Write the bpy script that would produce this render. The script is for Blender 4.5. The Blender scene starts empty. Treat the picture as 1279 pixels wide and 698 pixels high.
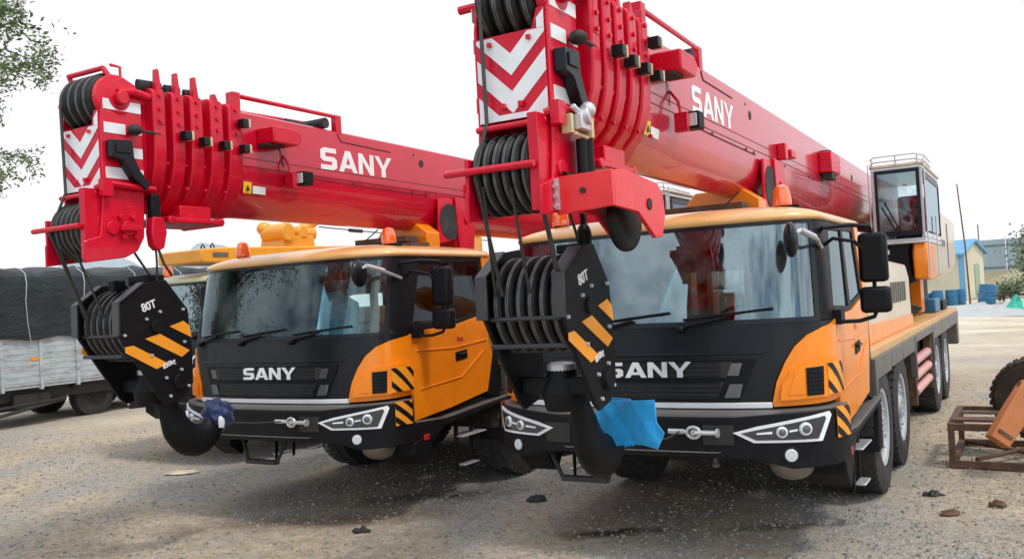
import bpy, bmesh, math, random
from mathutils import Vector, Matrix
from math import sin, cos, pi, radians, hypot
random.seed(7)
sc = bpy.context.scene
COL = sc.collection

# ------------------------------------------------------------------ helpers
def interp(v, xs, ys):
    if v <= xs[0]: return ys[0]
    for i in range(1, len(xs)):
        if v <= xs[i]:
            t = (v - xs[i-1]) / (xs[i] - xs[i-1] + 1e-12)
            return ys[i-1] + t * (ys[i] - ys[i-1])
    return ys[-1]

def tag(o, label=None, cat=None, group=None, kind=None):
    if label: o['label'] = label
    if cat: o['category'] = cat
    if group: o['group'] = group
    if kind: o['kind'] = kind
    return o

def empty(name, loc=(0, 0, 0), rz=0.0, parent=None):
    o = bpy.data.objects.new(name, None)
    o.empty_display_size = .3
    COL.objects.link(o)
    o.location = loc
    o.rotation_euler = (0, 0, rz)
    if parent: o.parent = parent
    return o

XM = [False]
# pieces that are countable things of their own: each loose piece becomes its own object
SPLIT = set('''spacer_bar step_bracket tow_recess side_marking mirror_arm collar_bolt cheek_bolt wheel_nut hazard_stripe grille_mesh
grille_end_cap headlight_lens headlight_projector headlight_strip guard_post side_guard fender_skirt mudguard bracket_hole hinge_pin
inspection_hole cab_wiper plate_lug hose_sleeve cab_guard_rail hoist_rope lifting_eye post board_post lashing_rope reflector rail cable
roof_rib rope_roller collar_fin top_rail corner_strip side_bracket cross_strut cheek_flange pin_cap axle_lock rope_guard sheave_frame
brass_fitting hydraulic_cylinder side_underrun_bar rest_plank seam_bolt rope_socket lift_lug boom_mast limit_chain'''.split())
def islands(bm):
    seen = set(); out = []
    bm.verts.ensure_lookup_table(); bm.verts.index_update()
    for v in bm.verts:
        if v.index in seen: continue
        st = [v]; seen.add(v.index); isl = []
        while st:
            q = st.pop(); isl.append(q)
            for e in q.link_edges:
                w = e.other_vert(q)
                if w.index not in seen: seen.add(w.index); st.append(w)
        out.append(isl)
    return out
def boomx(x):
    # the boom is narrower than its fittings stand out, and sits right of the truck's centre line
    if x > .345: return x
    if x < -.345: return x + .2187
    return .118 + x * .6592
class G:
    """collects geometry for ONE mesh object"""
    def __init__(s): s.bm = bmesh.new()
    def _face(s, vs):
        try: return s.bm.faces.new(vs)
        except ValueError: return None
    def box(s, x0, x1, y0, y1, z0, z1, M=None):
        c = [(x, y, z) for z in (z0, z1) for y in (y0, y1) for x in (x0, x1)]
        v = [s.bm.verts.new((M @ Vector(p)) if M else p) for p in c]
        for f in ((0,2,3,1),(4,5,7,6),(0,1,5,4),(2,6,7,3),(0,4,6,2),(1,3,7,5)): s._face([v[i] for i in f])
        return s
    def prism(s, poly, axis, a, b):
        """poly = list of 2D points in the plane normal to axis"""
        def P(p, c):
            if axis == 'X': return (c, p[0], p[1])
            if axis == 'Y': return (p[0], c, p[1])
            return (p[0], p[1], c)
        A = [s.bm.verts.new(P(p, a)) for p in poly]
        B = [s.bm.verts.new(P(p, b)) for p in poly]
        n = len(poly)
        s._face(A[::-1]); s._face(B)
        for i in range(n): s._face([A[i], A[(i+1) % n], B[(i+1) % n], B[i]])
        return s
    def cyl(s, p0, p1, r0, r1=None, seg=20, caps=True):
        if r1 is None: r1 = r0
        p0 = Vector(p0); p1 = Vector(p1); d = (p1 - p0).normalized()
        u = d.orthogonal().normalized(); w = d.cross(u)
        R = []
        for p, r in ((p0, r0), (p1, r1)):
            R.append([s.bm.verts.new(p + u * (r * cos(2*pi*i/seg)) + w * (r * sin(2*pi*i/seg))) for i in range(seg)])
        for i in range(seg): s._face([R[0][i], R[0][(i+1) % seg], R[1][(i+1) % seg], R[1][i]])
        if caps: s._face(R[0][::-1]); s._face(R[1])
        return s
    def rev(s, c, prof, axis='X', seg=40, close=True):
        """revolve profile [(axial, radius)...] about axis through c"""
        c = Vector(c)
        rings = []
        for a, r in prof:
            ring = []
            for i in range(seg):
                t = 2*pi*i/seg
                if axis == 'X': p = (a, r*cos(t), r*sin(t))
                elif axis == 'Y': p = (r*sin(t), a, r*cos(t))
                else: p = (r*cos(t), r*sin(t), a)
                ring.append(s.bm.verts.new(c + Vector(p)))
            rings.append(ring)
        for A, B in zip(rings, rings[1:]):
            for i in range(seg): s._face([A[i], A[(i+1) % seg], B[(i+1) % seg], B[i]])
        if close: s._face(rings[0][::-1]); s._face(rings[-1])
        return s
    def tube(s, pts, r, seg=8):
        pts = [Vector(p) for p in pts]
        n = len(pts); rings = []; prev = None
        for i, p in enumerate(pts):
            t = (pts[min(i+1, n-1)] - pts[max(i-1, 0)])
            if t.length < 1e-9: t = Vector((0, 0, 1))
            t.normalize()
            if prev is None: u = t.orthogonal().normalized()
            else:
                u = prev - t * prev.dot(t)
                u = u.normalized() if u.length > 1e-6 else t.orthogonal().normalized()
            prev = u; w = t.cross(u)
            rr = r[i] if isinstance(r, (list, tuple)) else r
            rings.append([s.bm.verts.new(p + u*(rr*cos(2*pi*k/seg)) + w*(rr*sin(2*pi*k/seg))) for k in range(seg)])
        for A, B in zip(rings, rings[1:]):
            for k in range(seg): s._face([A[k], A[(k+1) % seg], B[(k+1) % seg], B[k]])
        s._face(rings[0][::-1]); s._face(rings[-1])
        return s
    def loft(s, rings, caps=True):
        R = [[s.bm.verts.new(p) for p in ring] for ring in rings]
        n = len(R[0])
        for A, B in zip(R, R[1:]):
            for k in range(n): s._face([A[k], A[(k+1) % n], B[(k+1) % n], B[k]])
        if caps: s._face(R[0][::-1]); s._face(R[-1])
        return s
    def ell(s, c, rx, ry, rz, M=None, seg=20, rings=12):
        m = Matrix.Translation(c) @ (M if M else Matrix.Identity(4)) @ Matrix.Diagonal((rx, ry, rz, 1))
        bmesh.ops.create_uvsphere(s.bm, u_segments=seg, v_segments=rings, radius=1, matrix=m)
        return s
    def panel(s, poly, f, w0, w1, step=.08):
        """flat outline (u,v) cut into a grid, thickened from w0 to w1 and bent onto a surface f(u,v,w)"""
        b = bmesh.new()
        vs = [b.verts.new((p[0], p[1], 0)) for p in poly]
        b.faces.new(vs); b.normal_update()
        us = [p[0] for p in poly]; vv = [p[1] for p in poly]
        k = math.floor(min(us)/step)+1
        while k*step < max(us) - 1e-4:
            bmesh.ops.bisect_plane(b, geom=b.verts[:]+b.edges[:]+b.faces[:], plane_co=(k*step, 0, 0), plane_no=(1, 0, 0)); k += 1
        k = math.floor(min(vv)/step)+1
        while k*step < max(vv) - 1e-4:
            bmesh.ops.bisect_plane(b, geom=b.verts[:]+b.edges[:]+b.faces[:], plane_co=(0, k*step, 0), plane_no=(0, 1, 0)); k += 1
        b.normal_update(); bmesh.ops.triangulate(b, faces=b.faces[:])
        orig = b.verts[:]
        r = bmesh.ops.extrude_face_region(b, geom=b.faces[:])
        new = [x for x in r['geom'] if isinstance(x, bmesh.types.BMVert)]
        for v in orig: v.co.z = w0
        for v in new: v.co.z = w1
        bmesh.ops.recalc_face_normals(b, faces=b.faces)
        mp = {}
        for v in b.verts: mp[v] = s.bm.verts.new(f(v.co.x, v.co.y, v.co.z))
        for fc in b.faces: s._face([mp[v] for v in fc.verts])
        b.free()
        return s
    def text(s, body, size, M, depth=.003, bold=0.0, sx=1.0):
        cu = bpy.data.curves.new('lettering', 'FONT')
        cu.body = body; cu.size = size; cu.extrude = depth; cu.offset = bold
        cu.align_x = 'CENTER'; cu.align_y = 'CENTER'
        o = bpy.data.objects.new('lettering', cu); COL.objects.link(o)
        dg = bpy.context.evaluated_depsgraph_get()
        me = bpy.data.meshes.new_from_object(o.evaluated_get(dg))
        me.transform(M @ Matrix.Diagonal((sx, 1, 1, 1)))
        s.bm.from_mesh(me)
        bpy.data.objects.remove(o); bpy.data.curves.remove(cu); bpy.data.meshes.remove(me)
        return s
    def obj(s, name, mat, parent=None, bevel=0.0, smooth=32, loc=None):
        bmesh.ops.recalc_face_normals(s.bm, faces=s.bm.faces)
        if XM[0]:
            for v in s.bm.verts: v.co.x = boomx(v.co.x)
        if name in SPLIT:
            isl = islands(s.bm)
            if len(isl) > 1:
                obs = []
                for L in isl:
                    g = G(); mp = {v: g.bm.verts.new(v.co) for v in L}
                    for f in {f for v in L for f in v.link_faces}: g._face([mp[v] for v in f.verts])
                    keep, XM[0] = XM[0], False
                    SPLIT.discard(name); obs.append(g.obj(name, mat, parent, bevel, smooth, loc)); SPLIT.add(name)
                    XM[0] = keep
                s.bm.free()
                return obs[0]
        me = bpy.data.meshes.new(name)
        s.bm.to_mesh(me); s.bm.free()
        me.materials.append(mat)
        if smooth:
            for p in me.polygons: p.use_smooth = True
            me.set_sharp_from_angle(angle=radians(smooth))
        o = bpy.data.objects.new(name, me); COL.objects.link(o)
        if parent: o.parent = parent
        if loc: o.location = loc
        if bevel:
            m = o.modifiers.new('bevel', 'BEVEL'); m.width = bevel; m.segments = 2
            m.limit_method = 'ANGLE'; m.angle_limit = radians(40); m.harden_normals = False
        return o

def mir(poly): return [(-a, b) for a, b in poly][::-1]
def plane_frame(axis, c):
    if axis == 'X': return lambda u, v, w: (c + w, u, v)
    if axis == 'Y': return lambda u, v, w: (u, c - w, v)
    return lambda u, v, w: (u, v, c + w)

# ------------------------------------------------------------------ materials
def nodes(name):
    m = bpy.data.materials.new(name); m.use_nodes = True
    nt = m.node_tree; b = nt.nodes['Principled BSDF']
    return m, nt, b

def noise(nt, scale, detail=4, rough=.55, coord='Object', vscale=None):
    tc = nt.nodes.new('ShaderNodeTexCoord')
    n = nt.nodes.new('ShaderNodeTexNoise'); n.inputs['Scale'].default_value = scale
    n.inputs['Detail'].default_value = detail; n.inputs['Roughness'].default_value = rough
    if vscale:
        mp = nt.nodes.new('ShaderNodeMapping'); mp.inputs['Scale'].default_value = vscale
        nt.links.new(tc.outputs[coord], mp.inputs[0]); nt.links.new(mp.outputs[0], n.inputs['Vector'])
    else: nt.links.new(tc.outputs[coord], n.inputs['Vector'])
    return n.outputs['Fac']

def ramp(nt, fac, stops):
    r = nt.nodes.new('ShaderNodeValToRGB'); e = r.color_ramp.elements
    while len(e) < len(stops): e.new(.5)
    for i, (p, c) in enumerate(stops):
        e[i].position = p; e[i].color = (c[0], c[1], c[2], 1) if not isinstance(c, (int, float)) else (c, c, c, 1)
    nt.links.new(fac, r.inputs[0]); return r.outputs[0]

def mixc(nt, fac, a, b, mode='MIX'):
    m = nt.nodes.new('ShaderNodeMix'); m.data_type = 'RGBA'; m.blend_type = mode
    for sock, v in ((m.inputs[0], fac), (m.inputs[6], a), (m.inputs[7], b)):
        if hasattr(v, 'node'): nt.links.new(v, sock)
        elif isinstance(v, (int, float)): sock.default_value = v
        else: sock.default_value = (v[0], v[1], v[2], 1)
    return m.outputs[2]

def bump(nt, b, h, strength, dist=.01):
    bn = nt.nodes.new('ShaderNodeBump'); bn.inputs['Strength'].default_value = strength; bn.inputs['Distance'].default_value = dist
    nt.links.new(h, bn.inputs['Height']); nt.links.new(bn.outputs[0], b.inputs['Normal'])

def paint(name, col, rough=.3, coat=.0, dust=.25, dustcol=(.30, .26, .2), metal=0, bumpy=0.0, var=.12, nscale=3.0, spec=.5, mud=0.0, streak=0.0):
    m, nt, b = nodes(name)
    n1 = noise(nt, nscale, 6, .65); n2 = noise(nt, 28, 3)
    c = mixc(nt, ramp(nt, n1, [(.35, 0.0), (.75, 1.0)]), [x*(1-var) for x in col], [min(1, x*(1+var)) for x in col])
    d = ramp(nt, n1, [(.5, 0.0), (.85, dust)])
    d2 = nt.nodes.new('ShaderNodeMath'); d2.operation = 'MULTIPLY'
    nt.links.new(d, d2.inputs[0]); nt.links.new(ramp(nt, n2, [(.35, .2), (.7, 1.0)]), d2.inputs[1])
    c = mixc(nt, d2.outputs[0], c, dustcol)
    if streak:   # thin grease and rain streaks with a shape of their own
        st_ = noise(nt, 6, 5, .7, vscale=(1, 5, .5))
        c = mixc(nt, ramp(nt, st_, [(.56, 0.0), (.66, streak)]), c, (.06, .02, .02))
        sc_ = noise(nt, 14, 3, .8, vscale=(1, .35, 4))
        c = mixc(nt, ramp(nt, sc_, [(.66, 0.0), (.70, streak)]), c, (.55, .30, .32))
    if mud:      # dried road splash on the lowest parts
        tcn = nt.nodes.new('ShaderNodeTexCoord'); sz = nt.nodes.new('ShaderNodeSeparateXYZ'); nt.links.new(tcn.outputs['Object'], sz.inputs[0])
        mr = nt.nodes.new('ShaderNodeMapRange'); nt.links.new(sz.outputs[2], mr.inputs[0])
        mr.inputs[1].default_value = .5; mr.inputs[2].default_value = 1.35; mr.inputs[3].default_value = .62; mr.inputs[4].default_value = 0.30
        sp = noise(nt, 16, 7, .72)
        gt = nt.nodes.new('ShaderNodeMath'); gt.operation = 'ADD'; nt.links.new(mr.outputs[0], gt.inputs[0]); nt.links.new(sp, gt.inputs[1])
        c = mixc(nt, ramp(nt, gt.outputs[0], [(1.02, 0.0), (1.22, mud)]), c, (.30, .25, .18))
    nt.links.new(c, b.inputs['Base Color'])
    r = nt.nodes.new('ShaderNodeMapRange'); nt.links.new(n2, r.inputs[0])
    r.inputs[3].default_value = max(.03, rough-.08); r.inputs[4].default_value = rough+.12
    nt.links.new(r.outputs[0], b.inputs['Roughness'])
    b.inputs['Metallic'].default_value = metal
    b.inputs['Coat Weight'].default_value = coat; b.inputs['Coat Roughness'].default_value = .08
    b.inputs['Specular IOR Level'].default_value = spec
    if bumpy: bump(nt, b, n2, bumpy)
    return m

M = {}
M['red'] = paint('crimson_boom_paint', (.55, .0006, .025), .28, .75, .06, (.45, .06, .09), spec=.3, streak=.22)
M['red2'] = paint('red_fitting_paint', (.62, .001, .023), .38, .30, .08, (.3, .03, .04), nscale=7, spec=.25, streak=.3)
M['orange'] = paint('orange_cab_paint', (.90, .245, .003), .33, .35, .10, (.55, .36, .2), spec=.35, mud=.3)
M['orange2'] = paint('dusty_deck_paint', (.62, .35, .13), .5, .1, .5, (.46, .36, .25))
M['cream'] = paint('cream_panel_paint', (.62, .52, .38), .35, .4, .3, (.4, .34, .26))
M['roofpaint'] = paint('glare_paled_orange_roof_paint', (.78, .43, .15), .32, .6, .35, (.7, .5, .33))  # whitish glare on the roof top put into a paler orange
M['yellow'] = paint('yellow_crane_paint', (.82, .34, .02), .4, .3, .2)
M['olive'] = paint('cream_green_roof_paint', (.55, .55, .36), .4, .3, .3)
M['black'] = paint('black_cab_plastic', (.006, .008, .011), .34, .06, .12, (.04, .038, .034), spec=.28, mud=.16)
M['matte'] = paint('matte_black_plastic', (.006, .006, .0075), .5, 0, .2, (.04, .037, .032), bumpy=.05, spec=.2, mud=.18)
M['dark'] = paint('dark_chassis_metal', (.02, .019, .018), .65, 0, .5, (.09, .075, .06), bumpy=.2)
M['hook'] = paint('black_hook_block_paint', (.005, .005, .006), .5, .0, .15, (.05, .045, .04), nscale=6, bumpy=.06, spec=.2)
M['rubber'] = paint('tyre_rubber', (.028, .027, .027), .8, 0, .7, (.17, .145, .11), bumpy=.3, nscale=5)
M['grey'] = paint('grey_fender_plastic', (.115, .108, .098), .55, .1, .5, (.28, .24, .19), bumpy=.1)
M['alu'] = paint('aluminium_trim', (.62, .63, .64), .35, 0, .25, (.4, .36, .3), metal=.6)
M['silver'] = paint('silver_hub_paint', (.42, .44, .46), .45, .05, .6, (.26, .22, .17), nscale=8)
M['white'] = paint('white_reflective_marking', (.78, .79, .80), .4, .2, .15, (.6, .5, .5))
M['lettwhite'] = paint('white_lettering', (.80, .80, .80), .4, 0, .12)
M['chrome'] = paint('chrome_lettering', (.80, .80, .82), .22, 0, .05, metal=.35)
M['stripe'] = paint('orange_hazard_marking', (.88, .32, .02), .4, .2, .12)
M['housing'] = paint('smoked_lamp_housing', (.05, .055, .065), .15, .8, .1, metal=.4)
M['tank'] = paint('dusty_metal_tank', (.22, .19, .155), .45, .1, .4, metal=.4)
M['lens'] = paint('clear_lamp_lens', (.75, .80, .84), .1, .8, .0, metal=.3)
M['lampwhite'] = paint('white_lamp_trim', (.85, .87, .9), .25, .5, .03)
M['beacon'] = paint('orange_beacon_lens', (.95, .14, .015), .12, .9, .05, spec=.8)
M['redlens'] = paint('red_lamp_lens', (.6, .01, .01), .2, .6, .05)
M['pink'] = paint('faded_pink_guard_rail', (.62, .30, .27), .5, .1, .3)
M['beige'] = paint('beige_connector', (.62, .52, .30), .5, 0, .2)
M['seat'] = paint('dark_seat_fabric', (.03, .03, .035), .9, 0, .1)
M['interior'] = paint('grey_cab_lining', (.07, .072, .07), .8, 0, .2)
M['rope'] = paint('steel_wire_rope', (.05, .047, .045), .5, 0, .2, metal=.4)
M['ropeline'] = paint('bright_wire_rope', (.13, .125, .12), .45, 0, .2, metal=.3, var=.4, nscale=20)  # brighter copy of the wire rope for the lines on the sheaves
M['rust'] = paint('rusty_brown_steel', (.12, .062, .038), .85, 0, .6, (.2, .13, .08), bumpy=.4, nscale=9, var=.4)
M['oldtyre'] = paint('old_brown_tyre', (.035, .026, .02), .85, 0, .7, (.14, .09, .06), bumpy=.4, nscale=8)
M['oldorange'] = paint('weathered_orange_paint', (.50, .17, .055), .7, 0, .8, (.30, .14, .07), bumpy=.3, nscale=8)
M['yellowlabel'] = paint('yellow_warning_label', (.85, .55, .02), .4, 0, .05)
M['hill'] = paint('haze_tinted_scrub_hill', (.30, .35, .37), .95, 0, .3, nscale=.02)  # bluish grey of the far haze is put into the base colour
M['teal'] = paint('teal_plastic_sheet', (.02, .42, .28), .4, .2, .1)
M['bluedrum'] = paint('blue_drum_plastic', (.015, .13, .27), .5, .1, .5, (.2, .24, .26))
M['walls'] = paint('cream_render_wall', (.62, .56, .42), .85, 0, .3, bumpy=.15, nscale=.6)
M['bluetrim'] = paint('light_blue_painted_trim', (.14, .36, .56), .6, .1, .3, (.4, .42, .42))
M['greendoor'] = paint('pale_green_door', (.32, .40, .28), .6, 0, .2)

def mat_glass(name, tint, ior=1.9, rough=.015, dustamt=.06):
    m = bpy.data.materials.new(name); m.use_nodes = True; nt = m.node_tree; nt.nodes.clear()
    out = nt.nodes.new('ShaderNodeOutputMaterial')
    tr = nt.nodes.new('ShaderNodeBsdfTransparent'); tr.inputs[0].default_value = (*tint, 1)
    gl = nt.nodes.new('ShaderNodeBsdfGlossy'); gl.inputs['Roughness'].default_value = rough; gl.inputs[0].default_value = (.78, .94, 1, 1)
    df = nt.nodes.new('ShaderNodeBsdfDiffuse'); df.inputs[0].default_value = (.35, .34, .32, 1)
    fr = nt.nodes.new('ShaderNodeFresnel'); fr.inputs[0].default_value = ior
    mx = nt.nodes.new('ShaderNodeMixShader'); nt.links.new(fr.outputs[0], mx.inputs[0])
    nt.links.new(tr.outputs[0], mx.inputs[1]); nt.links.new(gl.outputs[0], mx.inputs[2])
    n = noise(nt, 3.5, 6, .65)
    dd = ramp(nt, n, [(.4, 0.0), (.8, dustamt*2)])
    m2 = nt.nodes.new('ShaderNodeMixShader'); nt.links.new(dd, m2.inputs[0])
    nt.links.new(mx.outputs[0], m2.inputs[1]); nt.links.new(df.outputs[0], m2.inputs[2])
    nt.links.new(m2.outputs[0], out.inputs[0])
    return m
M['glass'] = mat_glass('tinted_windscreen_glass', (.40, .52, .52), 2.5, dustamt=.10)
M['clearglass'] = mat_glass('pale_green_windscreen_glass', (.74, .88, .84), 1.6, dustamt=.10)
M['sideglass'] = mat_glass('side_window_glass', (.50, .58, .54), 1.45)
M['mirror'] = paint('mirror_glass', (.8, .82, .85), .03, 0, .02, metal=1)

def mat_sheave():
    m, nt, b = nodes('black_nylon_sheave')
    n = noise(nt, 20, 4)
    nt.links.new(ramp(nt, n, [(.3, (.004, .004, .005)), (.75, (.018, .017, .017))]), b.inputs['Base Color'])
    b.inputs['Roughness'].default_value = .5; b.inputs['Specular IOR Level'].default_value = .3
    return m
M['sheave'] = mat_sheave()

def mat_cloth(name, c1, c2):
    m, nt, b = nodes(name)
    n = noise(nt, 9, 6, .7)
    nt.links.new(ramp(nt, n, [(.3, c1), (.7, c2)]), b.inputs['Base Color'])
    b.inputs['Roughness'].default_value = .6; b.inputs['Sheen Weight'].default_value = .2
    bump(nt, b, noise(nt, 40, 4), .25)
    return m
M['bluecloth'] = mat_cloth('bright_blue_cloth', (.0, .24, .58), (.01, .38, .78))
M['navycloth'] = mat_cloth('dark_blue_plastic_bag', (.001, .010, .045), (.003, .028, .13))
M['whitecloth'] = mat_cloth('white_plastic_bag', (.55, .57, .6), (.8, .8, .82))
M['sheet'] = mat_cloth('pale_blue_sheet', (.05, .22, .5), (.35, .55, .75))

def mat_tarp():
    m, nt, b = nodes('dark_green_tarpaulin')
    n = noise(nt, 2.2, 8, .7)
    nt.links.new(ramp(nt, n, [(.3, (.006, .011, .013)), (.6, (.016, .026, .029)), (.8, (.05, .062, .066))]), b.inputs['Base Color'])
    b.inputs['Roughness'].default_value = .5
    bump(nt, b, noise(nt, 4, 9, .72, vscale=(1, 1, 2.2)), 1.0, .14)
    return m
M['tarp'] = mat_tarp()

def mat_ground():
    m, nt, b = nodes('gravel_and_dirt_ground')
    tc = nt.nodes.new('ShaderNodeTexCoord')
    def ns(scale, det=5, rough=.6, vs=None):
        n = nt.nodes.new('ShaderNodeTexNoise'); n.inputs['Scale'].default_value = scale; n.inputs['Detail'].default_value = det; n.inputs['Roughness'].default_value = rough
        src = tc.outputs['Object']
        if vs:
            mp = nt.nodes.new('ShaderNodeMapping'); mp.inputs['Scale'].default_value = vs; mp.inputs['Rotation'].default_value = (0, 0, .53)
            nt.links.new(src, mp.inputs[0]); src = mp.outputs[0]
        nt.links.new(src, n.inputs['Vector']); return n.outputs['Fac']
    vor = nt.nodes.new('ShaderNodeTexVoronoi'); vor.inputs['Scale'].default_value = 48
    nt.links.new(tc.outputs['Object'], vor.inputs['Vector'])
    vor2 = nt.nodes.new('ShaderNodeTexVoronoi'); vor2.inputs['Scale'].default_value = 95
    nt.links.new(tc.outputs['Object'], vor2.inputs['Vector'])
    sep = nt.nodes.new('ShaderNodeSeparateColor'); nt.links.new(vor.outputs['Color'], sep.inputs[0])
    sep2 = nt.nodes.new('ShaderNodeSeparateColor'); nt.links.new(vor2.outputs['Color'], sep2.inputs[0])
    stone = ramp(nt, sep.outputs[0], [(.0, (.36, .345, .32)), (.5, (.47, .45, .42)), (1, (.60, .58, .54))])
    stone2 = ramp(nt, sep2.outputs[1], [(.0, (.28, .27, .25)), (.6, (.46, .44, .405)), (1, (.68, .66, .61))])
    c = mixc(nt, .55, stone, stone2)
    c = mixc(nt, 1.0, c, ramp(nt, vor2.outputs['Distance'], [(.15, 1.12), (.65, .50)]), 'MULTIPLY')  # shade in the gaps between stones, put into the colour
    dirt = ramp(nt, ns(6, 8, .7), [(.3, (.34, .26, .17)), (.55, (.50, .41, .30)), (.75, (.60, .52, .41))])
    dirt = mixc(nt, 1.0, dirt, ramp(nt, ns(38, 4, .7), [(.35, .70), (.65, 1.15)]), 'MULTIPLY')
    patch = ramp(nt, ns(.55, 6, .62, (1.0, .35, 1)), [(.42, 0.0), (.57, .9)])
    c = mixc(nt, patch, c, dirt)
    # far area: pale sand
    sx_ = nt.nodes.new('ShaderNodeSeparateXYZ'); nt.links.new(tc.outputs['Object'], sx_.inputs[0])
    far = nt.nodes.new('ShaderNodeMapRange'); nt.links.new(sx_.outputs[1], far.inputs[0])
    far.inputs[1].default_value = 13; far.inputs[2].default_value = 26
    sand = ramp(nt, ns(.7, 8, .7), [(.3, (.46, .39, .29)), (.5, (.60, .53, .42)), (.75, (.68, .63, .54))])
    c = mixc(nt, far.outputs[0], c, sand)
    # dark damp/oily dirt blotches
    bl = ramp(nt, ns(2.3, 6, .65), [(.62, 0.0), (.74, .55)])
    c = mixc(nt, bl, c, (.14, .11, .08))
    wet = ramp(nt, ns(11, 7, .75), [(.50, 1.0), (.66, .66)])
    c = mixc(nt, 1.0, c, wet, 'MULTIPLY')
    big = ramp(nt, ns(.22, 3), [(.3, .86), (.7, 1.35)])
    c = mixc(nt, 1.0, c, big, 'MULTIPLY')
    # real stains on the ground (oil and rust-brown earth)
    for (px, py, rx, ry, colr, amt) in ((.68, 6.98, .55, .17, (.045, .022, .014), .9), (-1.9, 7.9, 1.5, .35, (.16, .085, .045), .6), (-.9, 8.6, 1.1, .30, (.05, .04, .033), .6), (1.9, 6.9, .5, .15, (.07, .04, .025), .5)):
        mp = nt.nodes.new('ShaderNodeMapping'); mp.vector_type = 'POINT'
        mp.inputs['Location'].default_value = (-px/rx, -py/ry, 0); mp.inputs['Scale'].default_value = (1/rx, 1/ry, 1)
        nt.links.new(tc.outputs['Object'], mp.inputs[0])
        ln = nt.nodes.new('ShaderNodeVectorMath'); ln.operation = 'LENGTH'; nt.links.new(mp.outputs[0], ln.inputs[0])
        ad = nt.nodes.new('ShaderNodeMath'); ad.operation = 'ADD'; nt.links.new(ln.outputs['Value'], ad.inputs[0])
        sc1 = nt.nodes.new('ShaderNodeMath'); sc1.operation = 'MULTIPLY_ADD'; nt.links.new(ns(5, 6, .7), sc1.inputs[0]); sc1.inputs[1].default_value = 2.0; sc1.inputs[2].default_value = -1.0
        nt.links.new(sc1.outputs[0], ad.inputs[1])
        f = ramp(nt, ad.outputs[0], [(.35, amt), (1.0, 0.0)])
        c = mixc(nt, f, c, colr)
    c = mixc(nt, 1.0, c, (.87, .855, .83), 'MULTIPLY')
    nt.links.new(c, b.inputs['Base Color'])
    b.inputs['Roughness'].default_value = .95; b.inputs['Specular IOR Level'].default_value = .25
    add = nt.nodes.new('ShaderNodeMath'); add.operation = 'ADD'
    nt.links.new(vor.outputs['Distance'], add.inputs[0]); nt.links.new(vor2.outputs['Distance'], add.inputs[1])
    add2 = nt.nodes.new('ShaderNodeMath'); add2.operation = 'ADD'
    nt.links.new(add.outputs[0], add2.inputs[0]); nt.links.new(ns(3, 6), add2.inputs[1])
    bump(nt, b, add2.outputs[0], .42, .014)
    return m
M['ground'] = mat_ground()

def mat_leaf(name, c1, c2):
    m, nt, b = nodes(name)
    n = noise(nt, 3, 3)
    g = nt.nodes.new('ShaderNodeNewGeometry')
    nt.links.new(ramp(nt, g.outputs['Random Per Island'], [(0, c1), (1, c2)]), b.inputs['Base Color'])
    b.inputs['Roughness'].default_value = .6
    b.inputs['Subsurface Weight'].default_value = 0.0
    b.inputs['Transmission Weight'].default_value = 0.0
    return m
M['leaf'] = mat_leaf('small_green_leaf', (.05, .09, .03), (.18, .25, .08))
M['leafdark'] = mat_leaf('grey_green_bush_leaf', (.09, .13, .07), (.20, .24, .13))
M['litter'] = mat_leaf('brown_litter', (.16, .09, .05), (.35, .26, .17))
M['stone'] = mat_leaf('pale_gravel_stone', (.15, .14, .122), (.33, .315, .285))
M['bark'] = paint('tree_bark', (.10, .08, .06), .9, 0, .3, bumpy=.5)

def mat_board():
    m, nt, b = nodes('pale_grey_ribbed_sideboard')
    n = noise(nt, 3, 8, .7, vscale=(1, 1, 3))
    nt.links.new(ramp(nt, n, [(.3, (.22, .20, .17)), (.48, (.40, .44, .46)), (.7, (.50, .55, .58))]), b.inputs['Base Color'])
    b.inputs['Roughness'].default_value = .5; b.inputs['Metallic'].default_value = .1
    return m
M['board'] = mat_board()
def mat_sheetwall():
    m, nt, b = nodes('blue_grey_metal_sheeting')
    n = noise(nt, .6, 6, .7, vscale=(1, 1, .4))
    nt.links.new(ramp(nt, n, [(.3, (.26, .34, .38)), (.7, (.36, .45, .49))]), b.inputs['Base Color'])
    b.inputs['Roughness'].default_value = .5; b.inputs['Metallic'].default_value = .2
    return m
M['sheetwall'] = mat_sheetwall()

# ------------------------------------------------------------------ cab surface
NPT = 160; HW = 1.23
CP = []
for i in range(NPT + 1):
    t = i / NPT * pi / 2
    CP.append((HW * max(sin(t), 0) ** (2/3), .5 - .5 * max(cos(t), 0) ** (2/3)))
CP.append((HW, 2.0))
CS = [0.0]
for a, b_ in zip(CP, CP[1:]): CS.append(CS[-1] + hypot(b_[0]-a[0], b_[1]-a[1]))
CX = [p[0] for p in CP]; CY = [p[1] for p in CP]
import bisect
def cbase(s):
    sg = 1 if s >= 0 else -1; s = abs(s)
    if s >= CS[-1]: return sg*HW, 2.0 + s - CS[-1]
    i = min(max(bisect.bisect_right(CS, s), 1), len(CS)-1)
    t = (s - CS[i-1]) / (CS[i] - CS[i-1])
    return sg*(CX[i-1] + t*(CX[i]-CX[i-1])), CY[i-1] + t*(CY[i]-CY[i-1])
ZT = [.6, 1.1, 1.35, 1.6, 2.3, 2.5]; KX = [1, 1, 1, 1, .955, .94]; YO = [0, 0, .01, .03, .2, .26]
def cab(s, z, w=0.0):
    x, y = cbase(s)
    a = cbase(s - .02); b = cbase(s + .02)
    dx, dy = b[0]-a[0], b[1]-a[1]; l = hypot(dx, dy)
    x += dy/l*w; y += -dx/l*w
    return (x * interp(z, ZT, KX), y + interp(z, ZT, YO) * max(0, 1 - y/1.8), z)
def cabm(s, z, w=0.0):   # mirrored side
    p = cab(-s, z, w); return p
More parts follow.
